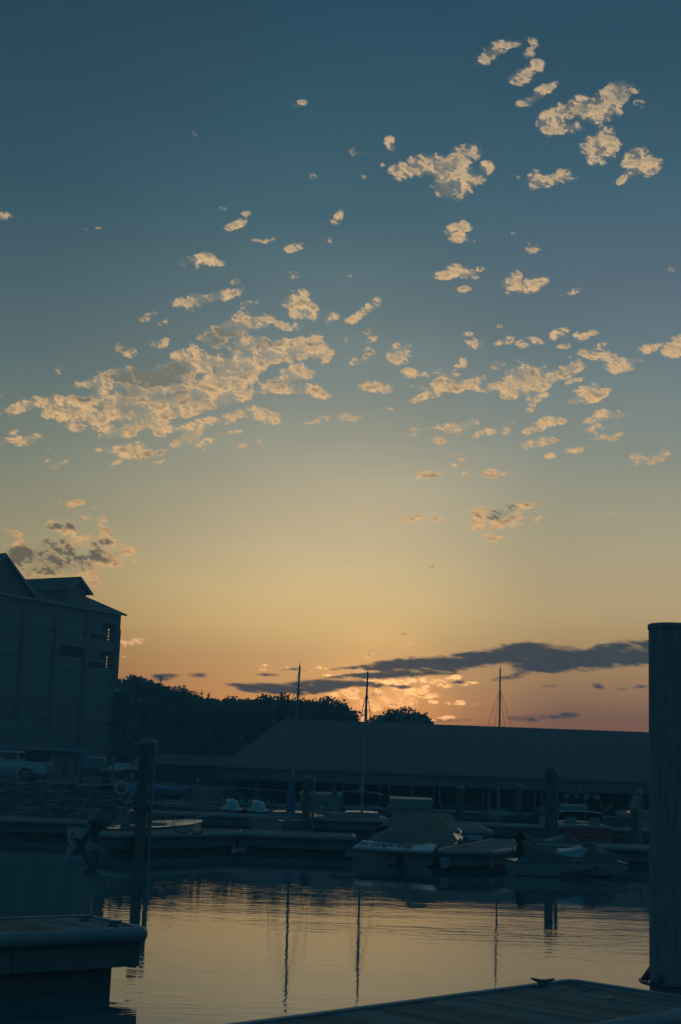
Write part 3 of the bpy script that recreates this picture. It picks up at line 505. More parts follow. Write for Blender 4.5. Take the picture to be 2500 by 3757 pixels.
def dock(label, poly, plank_ang, z=.74, near=False, group=None, floats=True, name='floating_dock', mats=('vinyl','fascia')):
    cx = sum(p[0] for p in poly)/len(poly); cy = sum(p[1] for p in poly)/len(poly)
    t = thing(name, label, 'dock', (cx, cy, 0), 0, group)
    P = [(x-cx, y-cy) for x, y in poly]
    u = Vector((math.cos(plank_ang), math.sin(plank_ang))); v = Vector((-u.y, u.x))      # planks run along u
    ext = [v.dot(Vector(p)) for p in P]; s = min(ext); mb = MB(); inner = offset(P, -.03)
    w_ = .143
    while s < max(ext):
        q = clip(inner, v*(s+.005), v)
        if len(q) >= 3: q = clip(q, v*(s+w_-.005), -v)
        if len(q) >= 3:
            zz = z-.005+random.uniform(-.002, .002); mb.prism(q, z-.04, zz)
        s += w_
    mb.build('deck', M['plank'], t)
    prof = [(-.035, z-.03), (-.035, z+.012), (-.01, z+.02), (.02, z+.02), (.06, z), (.085, z-.045), (.09, z-.09), (.075, z-.13), (.04, z-.165), (.0, z-.175), (-.035, z-.175)]
    rings = []
    for d, zz in prof: rings.append([Vector((x, y, zz)) for x, y in offset(P, d, .1)])
    MB().loft(rings + [rings[0]], caps=False).build('rim', M[mats[0]], t, smooth=True, fix=False)
    mb = MB()
    for i in range(len(P)):
        a, b = Vector(offset(P, -.02)[i]), Vector(offset(P, -.02)[(i+1) % len(P)]); L = (b-a).length; e = (b-a)/L; nrm = Vector((e.y, -e.x))
        k = 0; seg = 2.4
        while k*seg < L:
            l0, l1 = k*seg+.006, min(L, (k+1)*seg)-.006
            q = [a+e*l0, a+e*l1, a+e*l1-nrm*.05, a+e*l0-nrm*.05]
            if l1 > l0: mb.prism([(p.x, p.y) for p in q], z-.46, z-.16)
            k += 1
    mb.build('fascia', M[mats[1]], t)
    if floats:
        q = offset(P, -.28); mb = MB(); mb.prism(q, -.25, z-.42); mb.build('float', M['float'], t)
    return t
def cleat(parent, P, ang, s=1.0):
    L = .105*s; mb = MB()
    c, sn = math.cos(ang), math.sin(ang)
    pts = [(-L*1.15, .075*s), (-L*.85, .066*s), (-L*.35, .052*s), (L*.35, .052*s), (L*.85, .066*s), (L*1.15, .075*s)]
    mb.tube([(P[0]+x*c, P[1]+x*sn, P[2]+zz) for x, zz in pts], [.008*s, .014*s, .019*s, .019*s, .014*s, .008*s], 8)
    for sx in (-.4, .4):
        mb.tube([(P[0]+sx*.5*L*c, P[1]+sx*.5*L*sn, P[2]-.002), (P[0]+sx*L*c, P[1]+sx*L*sn, P[2]+.05*s)], [.026*s, .018*s], 8)
    Mx = Matrix.Translation(P) @ Matrix.Rotation(ang, 4, 'Z'); mb.box(-L*.75, L*.75, -.03*s, .03*s, -.004, .01, Mx)
    return mb.build('cleat', M['iron'], parent, smooth=True)
def V2(a, l, w, L, W):            # rectangle: corner a, length direction angle l
    u = Vector((math.cos(l), math.sin(l))); v = Vector((math.cos(w), math.sin(w))); a = Vector(a)
    q = [a, a+u*L, a+u*L+v*W, a+v*W]; return [(p.x, p.y) for p in q]
def ccw(p):
    s = sum(p[i][0]*p[(i+1) % len(p)][1]-p[(i+1) % len(p)][0]*p[i][1] for i in range(len(p)))
    return p if s > 0 else p[::-1]
# near right finger dock (its end corner sticks into the picture)
c0 = onz(2095, 3590, .76); a0 = R(225.5)
NR = ccw(V2((c0.x, c0.y), a0, R(-44.5), 12, 1.72))
nr = dock('foreground finger dock of worn planks with a dark cleat near its corner', NR, R(-44.5), near=True)
def loc(t, P): return Vector(P)-t.location
cp = onz(1992, 3612, .76); cleat(nr, loc(nr, (cp.x, cp.y, .742)), R(5), 1.0)
# near left finger dock
b0 = onz(529, 3400, .76); NL = ccw(V2((b0.x, b0.y), R(218), R(126), 9, 1.55))
nl = dock('low finger dock at lower left edge, its rounded end corner over the bright water', NL, R(126), near=True)
for px, py, an in ((312, 3372, R(20)), (418, 3391, R(-5))):
    p = onz(px, py, .76); cleat(nl, loc(nl, (p.x, p.y, .742)), an, .85)
# middle docks
ZM = .62
mA, mB, mC = onz(875, 3052, .64), onz(1300, 3068, .64), onz(2380, 3109, .64)
md = dock('main walkway dock left of the covered runabout', [(mA.x,mA.y),(mB.x,mB.y),(mB.x,mB.y+2.2),(mA.x,mA.y+2.2)], R(90), z=ZM)
dock('right part of the walkway dock, behind the white jet ski', [(6.5,mC.y+.3),(15,mC.y-.2),(15,mC.y+2),(6.5,mC.y+2.4)], R(90), z=ZM)
p1 = onz(446, 3058, .64)
dock('diagonal dock arm beside the outboard boat, left of the main walkway dock', ccw([(p1.x, p1.y), (mA.x-.02, mA.y), (mA.x-.02, mA.y+2.2), (mA.x-1.1, mA.y+1.4), (p1.x-.75, p1.y+.8)]), R(150), z=ZM)
q1, q2, q3 = onz(1612, 3114, .64), onz(1803, 3119, .64), onz(1940, 3100, .64)
fr = dock('short dock arm with a kinked corner between the covered runabout and the jet ski', ccw([(q1.x, q1.y), (q2.x, q2.y), (q3.x, q3.y), (6.45, mC.y+.4), (6.45, mC.y+2.4), (5.75, mC.y+2.4)]), R(20), z=ZM)
for px in (1634, 1796):
    p = onz(px, 3118, .64); px_ = p.x-fr.location.x; py_ = p.y-fr.location.y
    MB().box(px_-.11, px_+.11, py_-.1, py_+.02, .14, .42).build('corner_bracket', M['whitecap'], fr)
dock('far left walkway dock at the foot of the rubble bank', [(-32,52.6),(-8.9,53.4),(-9.0,55.4),(-32,54.6)], R(92), z=ZM)
dock('long back dock running behind the jet skis on floats and under the sail masts', [(-8.0,63.4),(18,63.4),(18,65.3),(-8.0,65.3)], R(90))
p = onz(1640, 3050, .76); dock('small back dock arm carrying a pale plate on its side', [(p.x,55.6),(p.x+1.9,55.3),(p.x+2.1,63.2),(p.x+.2,63.3)], R(0))
tag(MB().box(p.x+.45, p.x+1.55, 55.2, 55.26, .40, .58).build('name_plate', M['sign']), 'pale rectangular plate fixed to the end of the small back dock arm', 'sign')
dock('covered slip walkway under the front edge of the shed roof', [(-10,84.5),(60,84.5),(60,86.2),(-10,86.2)], R(90), floats=False)

# ------------------------------------------------------------------ piles and poles
def pile(label, x, y, top, r, cap=True, m='pilewood', group='timber dock piles', lean=0):
    t = thing('dock_pile', label, 'pile', (x, y, 0), 0, group)
    prof = [(-1.2, r*1.02), (top*.3, r*1.0), (top*.7, r*.97), (top-.02, r*.95)]
    MB().tube([(lean*z, 0, z) for z, _ in prof], [q for _, q in prof], 28).build('shaft', M[m], t, smooth=True)
    if cap: MB().lathe([(r*1.02, -.05), (r*1.03, .03), (r*.75, .09), (r*.3, .12)], (lean*top, 0, top), 24).build('cap', M['pilecap'], t, smooth=True)
    return t
def pole(label, x, y, top, r=.055, cap=True, m='galv', base=-.8, lean=0, group='thin dock poles', name='dock_pole', capm='whitecap'):
    t = thing(name, label, 'pole', (x, y, 0), 0, group)
    MB().tube([(lean*(base), 0, base), (lean*top, 0, top)], r, 12).build('shaft', M[m], t, smooth=True)
    if cap: MB().lathe([(r*1.35, -.04), (r*1.4, .08), (r*.9, .13), (r*.2, .15)], (lean*top, 0, top), 14).build('cap', M[capm], t, smooth=True)
    return t
P_ = at(2383, 2283, 15.6)
t = thing('mooring_pile', 'thick round steel pile filling the right edge of the view', 'pile', (P_.x*15.85/15.6+.23, 15.85, 0))
MB().lathe([(.235, -1.5), (.235, P_.z-.05), (.245, P_.z-.045), (.245, P_.z+.0), (.23, P_.z+.012)], n=64).build('shaft', M['steelpile'], t, smooth=True)
hb = MB(); hp = []
for k in range(25):
    a = 2*math.pi*k/24; hp.append((.33*math.cos(a), .33*math.sin(a), .70))
hb.tube(hp[:-1], .02, 8, close=True)
for k in range(4):
    a = R(45+90*k); hb.tube([(.33*math.cos(a), .33*math.sin(a), .70), (.25*math.cos(a), .25*math.sin(a), .80)], .045, 8)
for k in (): a = R(k); hb.tube([(.33*math.cos(a), .33*math.sin(a), .70), (.62*math.cos(a), .62*math.sin(a), .76)], .03, 8)
hb.build('pile_hoop', M['iron'], t, smooth=True)
pile('tall timber pile standing before the diagonal dock arm, left of the trees', -5.86, 45.3, at(541, 2722, 45.3).z, .17)
pole('pale capped pole close beside the tall timber pile', -5.60, 45.5, at(573, 2731, 45.5).z, .075)
pile('timber pile rising over the shed eave left of the red boat', 8.42, 55.6, at(2020, 2818, 55.6).z, .17)
pole('pale capped pole next to the timber pile left of the red boat', 8.72, 55.8, at(2044, 2836, 55.8).z, .07)
pile('timber pile behind the covered sailboat bow near the middle', -1.02, 62.9, at(1130, 2853, 62.9).z, .17)
pole('pale capped pole right of the middle timber pile', -.72, 62.9, at(1154, 2863, 62.9).z, .06)
pole('short capped pole standing alone left of the jet skis', -6.1, 66.5, at(747, 2866, 66.5).z, .05)
pole('capped pole at far right seen against the dark slips', at(2350, 2907, 60).x, 60, at(2350, 2907, 60).z, .06)
pole('capped pole behind the pointed canvas roof, left of its pile', at(1716, 2900, 64).x, 66, at(1716, 2902, 66).z, .05)
pile('dark timber pile behind the dock arm with the pale plate', at(1690, 2892, 66).x, 66, at(1690, 2892, 66).z, .18)
pile('dark timber pile left of the wide stern cruiser in the slips', at(1905, 2880, 83).x, 83, 2.3, .17)
pile('dark timber pile at the right end of the back dock', at(2330, 2960, 62).x, 62, 1.7, .16)
for px, an, lb in ((416, 1, 'short white-capped post by the dark parked cars'), (486, 1, 'white-capped post right of the parked cars'), (515, 1, 'second white-capped post right of the parked cars')):
    q = at(px, 2790 if px < 450 else 2850, 82); pole(lb, q.x, 82, q.z, .06, base=-.2)
wl = [('leftmost',1222,2880,1216,2968),('second',1258,2878,1262,2990),('third',1430,2884,1436,2988),('fourth',1592,2890,1582,2992),('fifth',1614,2890,1621,2990),('sixth',1774,2896,1765,3000),('seventh',1795,2898,1804,3000),('eighth',1964,2902,1951,3005),('rightmost',1990,2900,1999,3005)]
for w_, xt, yt, xb, yb in wl:
    a = at(xt, yt, 84); b = at(xb, yb, 84)
    ln = (a.x-b.x)/(a.z-b.z)
    t = pole('%s of the leaning guide poles at the boat slips under the shed' % w_, b.x, 84, a.z, .045, cap=False, m='fascia', lean=ln, group='leaning guide poles of the slips', name='guide_pole')

# ------------------------------------------------------------------ boats
def hull_rings(L, B, H, n=16, bow=.5, sheer=.25, keel=-.28, tran=.93):
    rings = []; top = []
    for i in range(n+1):
        t = i/n; s = max(0, (t-bow)/(1-bow)); b = B/2*(tran+(1-tran)*min(1, t/.35))*(1-s**2.3)**.75 if s < 1 else 0
        b = max(b, .015); z = H*(1+sheer*t*t); ch = b*(.86-.35*s*s); cz = .06+.55*H*s**2.2; kz = keel*(1-s**3)+.5*H*s**3
        x = L*t
        rings.append([Vector((x, b, z)), Vector((x, b*.985, z*.72+cz*.28)), Vector((x, ch, cz)), Vector((x, 0, kz)), Vector((x, -ch, cz)), Vector((x, -b*.985, z*.72+cz*.28)), Vector((x, -b, z))])
        top.append((x, b, z))
    return rings, top
def boat(name, label, cat, loc, rz, L, B, H, hullm='gel', deckm='gel', stripe=None, group=None, cockpit=None, **k):
    t = thing(name, label, cat, loc, rz, group)
    rings, top = hull_rings(L, B, H, **k)
    h = MB().loft(rings).build('hull', M[hullm], t, smooth=True)
    # deck with a shallow crown; an open cockpit is a sunk well
    mb = MB(); rr = []
    for x, b, z in top:
        c = z+.06*b
        if cockpit and cockpit[0]*L <= x <= cockpit[1]*L:
            w_ = b*.78; rr.append([Vector((x, b*1.0, z+.003)), Vector((x, w_, z+.03)), Vector((x, w_-.02, .12)), Vector((x, -w_+.02, .12)), Vector((x, -w_, z+.03)), Vector((x, -b, z+.003))])
        else:
            w_ = b*.6; rr.append([Vector((x, b, z+.003)), Vector((x, w_, c)), Vector((x, w_-.02, c+.005)), Vector((x, -w_+.02, c+.005)), Vector((x, -w_, c)), Vector((x, -b, z+.003))])
    mb.loft(rr, caps=False, ringclose=False); mb.build('deck', M[deckm], t, fix=False)
    pts = [(x, b+.012, z) for x, b, z in top]+[(x, -b-.012, z) for x, b, z in top[::-1]]
    MB().tube(pts, .022, 6, close=True).build('rub_rail', M['black'], t, smooth=True)
    if stripe:
        mb = MB()
        for sgn in (1, -1):
            a = []; 
            for x, b, z in top[:-1]: a.append([Vector((x, sgn*(b*.992+.006), z*.82)), Vector((x, sgn*(b*.988+.006), z*.66))])
            mb.loft(a, caps=False, ringclose=False)
        mb.build('stripe', M[stripe], t, fix=False)
    return t, top
def canvas(t, sections, m='tan', name='canvas_cover', jit=.015):   # sections: x, half width, edge z, ridge z, ridge flatness
    rr = []; n = 14
    for x, hw, ze, zr, fl in sections:
        row = []
        for k in range(n+1):
            u = -1+2*k/n; a = abs(u)
            z = ze+(zr-ze)*(1-max(0, (a-fl)/(1-fl))**1.25) if a > fl else zr
            edge = a > .999
            row.append(Vector((x+random.uniform(-jit, jit), hw*u, (ze-.1 if edge else z+random.uniform(-jit, jit)))))
        rr.append(row)
    o = MB().loft(rr, caps=False, ringclose=False).build(name, M[m], t, smooth=True, fix=False)
    sub = o.modifiers.new('soft', 'SUBSURF'); sub.levels = 2; sub.render_levels = 2
    return o
# 1 covered runabout, stern towards the camera
sl, sr_ = onz(1291, 3111, .5), onz(1598, 3124, .5)
sc_ = (sl+sr_)/2; ang = math.atan2(sr_.y-sl.y, sr_.x-sl.x)+math.pi/2; ang = R(72)
t, top = boat('covered_runabout', 'white runabout under a peaked brown canvas, stern with dark script facing the camera', 'motorboat', (sc_.x+.13, sc_.y+.6, 0), ang, 6.2, 2.62, .56, bow=.42, sheer=.55, tran=.96)
sec = [(.15,1.26,.62,.68,.3),(.45,1.29,.66,.86,.2),(1.1,1.31,.70,1.16,.1),(1.9,1.30,.74,1.44,.08),(2.5,1.27,.76,1.56,.05),(3.0,1.26,.80,1.52,.15),(3.4,1.0,.88,1.48,.4),(3.9,.85,.92,1.40,.45),(4.25,.7,.95,1.15,.3)]
canvas(t, sec)
mb = MB()      # sloping transom cap / swim step
mb.loft([[Vector((.3, y, .60)) for y in (-1.2, 1.2)][::-1]+[Vector((-.55, y, .44)) for y in (-1.27, 1.27)], [Vector((.3, y, .70)) for y in (-1.2, 1.2)][::-1]+[Vector((-.52, y, .52)) for y in (-1.25, 1.25)]])
o = mb.build('swim_platform', M['gel'], t, bevel=.02)
MB().box(-.585, -.55, -1.3, 1.3, .415, .46).build('platform_trim', M['black'], t, bevel=.01)
mb = MB().box(.02,-.28,-.17,.17,-.1,.34)
mb.loft([[Vector((-.1, -.05, .3)), Vector((-.42, -.05, .3)), Vector((-.42, .05, .3)), Vector((-.1, .05, .3))], [Vector((-.1, -.2, .1)), Vector((-.5, -.16, .1)), Vector((-.5, .16, .1)), Vector((-.1, .2, .1))], [Vector((-.1, -.04, -.2)), Vector((-.4, -.04, -.2)), Vector((-.4, .04, -.2)), Vector((-.1, .04, -.2))]])
mb.build('outdrive', M['black'], t, bevel=.02)
slope = math.atan2(.18, .82)
for txt, yy, sz in (('Wag', .50, .27), ('the', .14, .13), ('Dog', -.28, .27)):
    Mx = Matrix.Translation((-.13, yy, .628)) @ Matrix.Rotation(-slope, 4, 'Y') @ Matrix.Rotation(R(-90), 4, 'Z') @ Matrix.Diagonal((1, 1.9, 1, 1))
    text_mesh(txt, 'lettering', M['script'], sz, Mx, t, shear=.35)
mb = MB()
for yy in (.95, .62): mb.tube([(-.32, yy-.12, .575), (-.34, yy, .62), (-.32, yy+.12, .575)], .014, 6)
mb.tube([(-.3, .7, .64), (-.3, 1.1, .64)], .018, 6); mb.tube([(-.33, 1.1, .575), (-.3, 1.1, .64)], .014, 6); mb.build('grab_handle', M['iron'], t)
rp = [(5.0, -.75, 1.0), (4.3, -1.02, .98), (3.6, -1.2, .93), (2.8, -1.28, .86)]
MB().tube(rp, .018, 8).build('bow_rail', M['chrome'], t, smooth=True)
for k, (x, y, z) in enumerate(((3.6, -1.28, .62), (2.4, -1.37, .55))):
    MB().lathe([(.03, .25), (.1, .19), (.115, .05), (.115, -.12), (.06, -.2), (.02, -.22)], (x, y-.08, z), 14).build('fender', M['black'], t, smooth=True)
# 2 outboard boat with bimini
o0, o1 = onz(226, 3062, .55), at(600, 3045, 51)
ob0 = onz(318, 3102, 0)
t, top = boat('outboard_boat', 'white open boat with navy awning and a tilted black outboard motor', 'motorboat', (ob0.x, ob0.y, 0), R(50), 5.4, 2.4, .60, cockpit=(.06, .55), bow=.45, sheer=.4, deckm='gelgrey')
ob = MB()     # outboard, tilted up
def rot(p, a, c): x, z = p[0]-c[0], p[1]-c[1]; return (c[0]+x*math.cos(a)-z*math.sin(a), c[1]+x*math.sin(a)+z*math.cos(a))
tl = R(-38); cc = (-.15, .62)
cowl = [(-.48,.66),(-.55,.95),(-.42,1.22),(.0,1.30),(.16,1.12),(.14,.72),(.0,.62)]
cw = MB()
cen = (-.18, .95)
for yv, s in ((-.2,.72),(-.16,.93),(0,1.0),(.16,.93),(.2,.72)):
    pass
cw.loft([[Vector((rot((cen[0]+(x-cen[0])*s, cen[1]+(z-cen[1])*s), tl, cc)[0], yv, rot((cen[0]+(x-cen[0])*s, cen[1]+(z-cen[1])*s), tl, cc)[1])) for x, z in cowl] for yv, s in ((-.24,.7),(-.18,.93),(0,1.0),(.18,.93),(.24,.7))])
eng = cw.build('outboard_motor', M['black'], t, smooth=True, bevel=.02)
leg = [(-.36,.68),(-.06,.68),(-.1,.1),(-.06,-.12),(-.28,-.4),(-.36,-.12),(-.62,-.16),(-.62,-.24),(-.34,-.22),(-.32,.1)]
lg = MB().loft([[Vector((rot(p, tl, cc)[0], yv, rot(p, tl, cc)[1])) for p in leg] for yv in (-.05,.05)])
lg.build('lower_unit', M['black'], eng, bevel=.015); eng.location.y = -.5
pc = rot((-.68, -.19), tl, cc)
pr = MB()
for k in range(3):
    a = 2*math.pi*k/3; c_, s_ = math.cos(a), math.sin(a)
    pr.add([(pc[0], .03*c_, pc[1]+.03*s_), (pc[0]+.03, .16*c_-.07*s_, pc[1]+.16*s_+.07*c_), (pc[0]-.02, .2*c_+.06*s_, pc[1]+.2*s_-.06*c_), (pc[0]-.03, .04*s_, pc[1]-.04*c_)], [(0,1,2,3)])
pr.build('propeller', M['galv'], eng, fix=False)
mb = MB().box(-.16,.06,-.66,-.34,.15,.66); mb.build('motor_bracket', M['iron'], t, bevel=.01)
rr = []
for i in range(9):
    x = 1.0+i*.32; crown = .1*math.sin(math.pi*i/8)
    rr.append([Vector((x, 1.0*u, 2.02+crown-.16*abs(u)**3)) for u in [-1+.2*k for k in range(11)]]+[Vector((x, 1.0*u, 1.985+crown-.16*abs(u)**3)) for u in [1-.2*k for k in range(11)]])
MB().loft(rr).build('bimini_top', M['navy'], t, smooth=True)
for sy in (-1, 1):
    for x0, x1 in ((.2, 1.05), (.2, 1.9), (2.6, 2.6), (2.9, 3.5)):
        MB().tube([(x0, sy*1.03, .66), (x1, sy*1.0, 1.88)], .013, 6).build('bimini_pole', M['alu'], t, smooth=True)
mb = MB(); mb.loft([[Vector((2.1, y, .7)) for y in (-.45,.45)]+[Vector((2.55, y, .7)) for y in (.4,-.4)], [Vector((2.05, y, 1.15)) for y in (-.42,.42)]+[Vector((2.4, y, 1.18)) for y in (.36,-.36)]]); mb.build('console', M['gelgrey'], t, bevel=.03)
mb = MB().tube([(2.0,0,1.1),(1.9,0,1.12)], .02, 6)
mb.tube([(1.9, .17*math.cos(k*math.pi/8), 1.12+.17*math.sin(k*math.pi/8)) for k in range(16)], .014, 6, close=True); mb.build('steering_wheel', M['black'], t)
mb = MB(); mb.loft([[Vector((2.42, y, 1.15)) for y in (-.4,.4)]+[Vector((2.44, y, 1.15)) for y in (.4,-.4)], [Vector((2.30, y, 1.48)) for y in (-.34,.34)]+[Vector((2.32, y, 1.48)) for y in (.34,-.34)]]); mb.build('windscreen', M['glass'], t)
for y0 in (-.5, .5):
    mb = MB().box(1.25,1.7,y0-.25,y0+.25,.35,.62); mb.box(1.2,1.3,y0-.25,y0+.25,.6,1.0); mb.build('seat', M['gelgrey'], t, bevel=.04)
rp = [(3.0,1.05,.66),(3.2,1.0,.88),(4.2,.84,.95),(5.2,.42,1.0),(5.65,0,1.02),(5.2,-.42,1.0),(4.2,-.84,.95),(3.2,-1.0,.88),(3.0,-1.05,.66)]
mb = MB().tube(rp, .014, 6)
for p in rp[2:-2]: mb.tube([p, (p[0], p[1]*1.08, p[2]-.27)], .01, 6)
mb.build('bow_rail', M['alu'], t, smooth=True)
for sy in (-1, 1): MB().tube([(.15, sy*1.06, .62), (.2, sy*1.04, .78), (.9, sy*1.05, .8), (1.0, sy*1.08, .66)], .016, 6).build('stern_rail', M['alu'], t, smooth=True)
lq = at(447, 2893, o0.y+2.2)
tag(MB().tube([(lq.x+.19*math.cos(k*math.pi/10), lq.y+.02*math.sin(k), lq.z+.19*math.sin(k*math.pi/10)) for k in range(20)], .055, 10, close=True).build('life_ring', M['ring'], smooth=True), 'pale life ring hanging under the navy awning of the outboard boat', 'life ring')

# 3 personal watercraft
def pwc(label, loc, rz, L=3.3, body='gel', top='gelblue', group='jet skis', covered=False, graphics=False):
    t = thing('jet_ski', label, 'jet ski', loc, rz, group); B = 1.16; rings = []; dk = []
    n = 14
    for i in range(n+1):
        q = i/n; s = max(0, (q-.5)/.5); b = B/2*(.9+.1*min(1, q*3))*(1-s**2.6)**.8; b = max(b, .03); z = .40+.10*q-.12*s**3
        kz = -.18*(1-s**2)+.2*s**2; x = L*q
        rings.append([Vector((x, b, z)), Vector((x, b*.97, z-.14)), Vector((x, b*.78, .02+.22*s*s)), Vector((x, 0, kz)), Vector((x, -b*.78, .02+.22*s*s)), Vector((x, -b*.97, z-.14)), Vector((x, -b, z))])
        hood = .16+.30*math.exp(-((q-.66)/.17)**2)+.16*math.exp(-((q-.34)/.2)**2)
        if q > .8: hood *= max(.12, 1-(q-.8)/.2)
        if q < .12: hood = .03
        dk.append([Vector((x, b*1.0, z+.01)), Vector((x, b*.72, z+.03)), Vector((x, b*.45, z+hood*.8)), Vector((x, 0, z+hood)), Vector((x, -b*.45, z+hood*.8)), Vector((x, -b*.72, z+.03)), Vector((x, -b, z+.01))])
    MB().loft(rings).build('hull', M[body], t, smooth=True)
    MB().loft(dk, ringclose=False, caps=False).build('deck', M[top], t, smooth=True, fix=False)
    MB().tube([(r[0].x, r[0].y+.01, r[0].z) for r in rings]+[(r[6].x, r[6].y-.01, r[6].z) for r in rings[::-1]], .028, 6, close=True).build('bumper', M['black'], t, smooth=True)
    if covered:
        rr = []; N_ = 20
        for i in range(N_+1):
            q = i/N_; x = .28+q*(L*.80)
            hh = .30+.24*math.exp(-((q-.0)/.10)**2)+.34*math.exp(-((q-.98)/.13)**2)*0+.12*math.sin(q*9)*.3+(.24 if .60 < q < .84 else 0)*math.sin((q-.6)/.24*math.pi)
            if q > .9: hh *= max(.35, 1-(q-.9)*5)
            b = .44*(1-.5*max(0, q-.7)); zb = .48
            rr.append([Vector((x, b*u, zb+(hh)*(1-abs(u)**2.2)+random.uniform(-.012,.012))) for u in [-1+k/5 for k in range(11)]])
        o = MB().loft(rr, ringclose=False, caps=False).build('fitted_cover', M['cover'], t, smooth=True, fix=False); md_ = o.modifiers.new('s', 'SUBSURF'); md_.levels = md_.render_levels = 1
    else:
        rr = []
        for i in range(10):
            q = i/9; x = L*(.12+.4*q); h_ = .80+.07*math.sin(q*3.1)+(.08 if q < .35 else 0)
            rr.append([Vector((x, .17, .55)), Vector((x, .15, h_-.02)), Vector((x, 0, h_+.01)), Vector((x, -.15, h_-.02)), Vector((x, -.17, .55))])
        MB().loft(rr, ringclose=False).build('seat', M['red' if top != 'gel' else 'black'], t, smooth=True)
        mb = MB().tube([(L*.60,0,.86),(L*.56,0,.98)], [.09,.05], 8); mb.tube([(L*.545,-.36,1.0),(L*.57,-.12,.99),(L*.57,.12,.99),(L*.545,.36,1.0)], .02, 8); mb.build('handlebar', M['black'], t, smooth=True)
        for sy in (-1, 1): MB().ball((L*.70, sy*.44, .86), .05, .1, .06, 10, 6).build('mirror', M['gelblue'], t, smooth=True)
    if graphics:
        mb = MB()
        def side(pts, sgn):
            out = []
            for x, z in pts:
                q = x/L; s = max(0, (q-.5)/.5); b = B/2*(1-s**2.6)**.8; b = b*(.97-.19*max(0, (.36-z)/.36)) + .012
                out.append(Vector((x, sgn*b, z)))
            return out
        for sgn in (-1, 1):
            for pts in ([(1.35,.33),(1.8,.29),(2.3,.30),(2.55,.33),(2.5,.25),(1.9,.21),(1.35,.25)], [(1.85,.20),(2.35,.22),(2.8,.24),(2.95,.21),(2.6,.15),(2.1,.14)], [(1.35,.13),(1.9,.16),(2.5,.09),(2.3,.04),(1.35,.05)]):
                a = side(pts, sgn); mb.add(a, [tuple(range(len(a)))])
        mb.build('graphics', M['black'], t, fix=False)
    return t
w0, w1 = onz(1878, 3212, 0), onz(2312, 3222, 0)
pwc('white jet ski with dark graphics and black cover, bow to the right', (w0.x, w0.y+.3, 0), math.atan2(w1.y-w0.y, w1.x-w0.x), L=(w1-w0).length, top='gelblue', covered=True, graphics=True)
w2 = onz(1880, 3165, 0)
pwc('dark jet ski under a black sheet, just left of the white jet ski', (w2.x+.1, w2.y+.6, 0), R(24), L=3.1, body='black', top='black', covered=True)
for (px, py), lb in (((832, 3004), 'left jet ski of the pair on floats with a red seat'), ((930, 3010), 'right jet ski of the pair on floats with a red seat')):
    q = onz(px, py+30, 0); g = pwc(lb, (q.x-.3, q.y+3.2, .35), R(-78), L=3.1, body='black', top='gelblue')
    f = thing('drive_on_float', 'pale %s drive-on float under its jet ski' % lb.split()[0], 'float', (q.x, q.y+1.6, 0), R(12), 'jet ski floats')
    mb = MB()
    for k in range(4):
        for j in range(3): mb.box(-.75+j*.5, -.27+j*.5, -1.8+k*.95, -.9+k*.95, -.15, .36)
    mb.build('pontoon', M['stucco'], f, bevel=.05)

# 4 red tow boat
r0, r1 = onz(2072, 3100, 0), onz(2245, 3106, 0)
t, top = boat('tow_boat', 'red tow boat with a tower carrying four round lamps, stern facing the camera', 'motorboat', ((r0.x+r1.x)/2, r0.y, 0), R(88), 6.2, 2.3, .74, hullm='red', deckm='gelgrey', cockpit=(.08, .62), bow=.45, sheer=.25)
mb = MB().box(-.5, 0, -1.0, 1.0, .2, .27); mb.build('swim_platform', M['fascia'], t, bevel=.02)
mb = MB().box(.05,.5,-1.05,1.05,.66,.86); mb.build('engine_hatch', M['gel'], t, bevel=.05)
text_mesh('~ ~ ~ ~', 'marking', M['gelgrey'], .12, Matrix.Translation((-.012, 0, .45)) @ Matrix.Rotation(R(90), 4, 'X') if False else Matrix.Translation((-.02, 0, .42)) @ Matrix(((0,0,-1,0),(-1,0,0,0),(0,1,0,0),(0,0,0,1))), t) if False else None
MB().box(-.02,.0,-.55,.2,.47,.485).build('trim_line', M['alu'], t); MB().box(-.02,.0,.22,.38,.58,.61).build('badge', M['alu'], t)
mb = MB()
for sy in (-1, 1):
    mb.tube([(2.0, sy*1.08, .85), (2.3, sy*1.0, 1.5), (2.5, sy*.75, 2.0), (2.55, sy*.45, 2.16), (2.55, 0, 2.2)], .032, 8)
    mb.tube([(3.2, sy*1.05, .9), (2.9, sy*.98, 1.5), (2.6, sy*.76, 2.0), (2.55, sy*.45, 2.14)], .028, 8)
mb.tube([(2.3,-1.0,1.5),(2.3,1.0,1.5)], .02, 6) if False else None
tw = mb.build('tower', M['iron'], t, smooth=True)
for yy in (-.72,-.24,.2,.66):
    mb = MB(); c_ = Vector((2.4, yy, 2.02)); mb.loft([[c_+Vector((dx, r*math.cos(2*math.pi*k/18), r*math.sin(2*math.pi*k/18))) for k in range(18)] for dx, r in ((.14,.05),(.08,.1),(-.05,.125),(-.1,.125))]); mb.tube([c_+Vector((0,0,.1)), c_+Vector((.02,0,.2))], .03, 6)
    o = mb.build('round_lamp', M['iron'], tw, smooth=True)
    MB().loft([[c_+Vector((dx, r*math.cos(2*math.pi*k/18), r*math.sin(2*math.pi*k/18))) for k in range(18)] for dx, r in ((-.101,.11),(-.106,.09))]).build('lens', M['gelgrey'], o, smooth=True)
mb = MB()
for sy in (-1, 1):
    for k in range(3): mb.tube([(2.35, sy*1.0, 1.52-.07*k), (2.1, sy*1.38, 1.82-.08*k)], .018, 6)
mb.build('board_rack', M['alu'], tw, smooth=True)
mb = MB().tube([(1.6,-.1,.9),(1.6,-.02,2.1)], .02, 8); mb.build('ski_pylon', M['alu'], t)
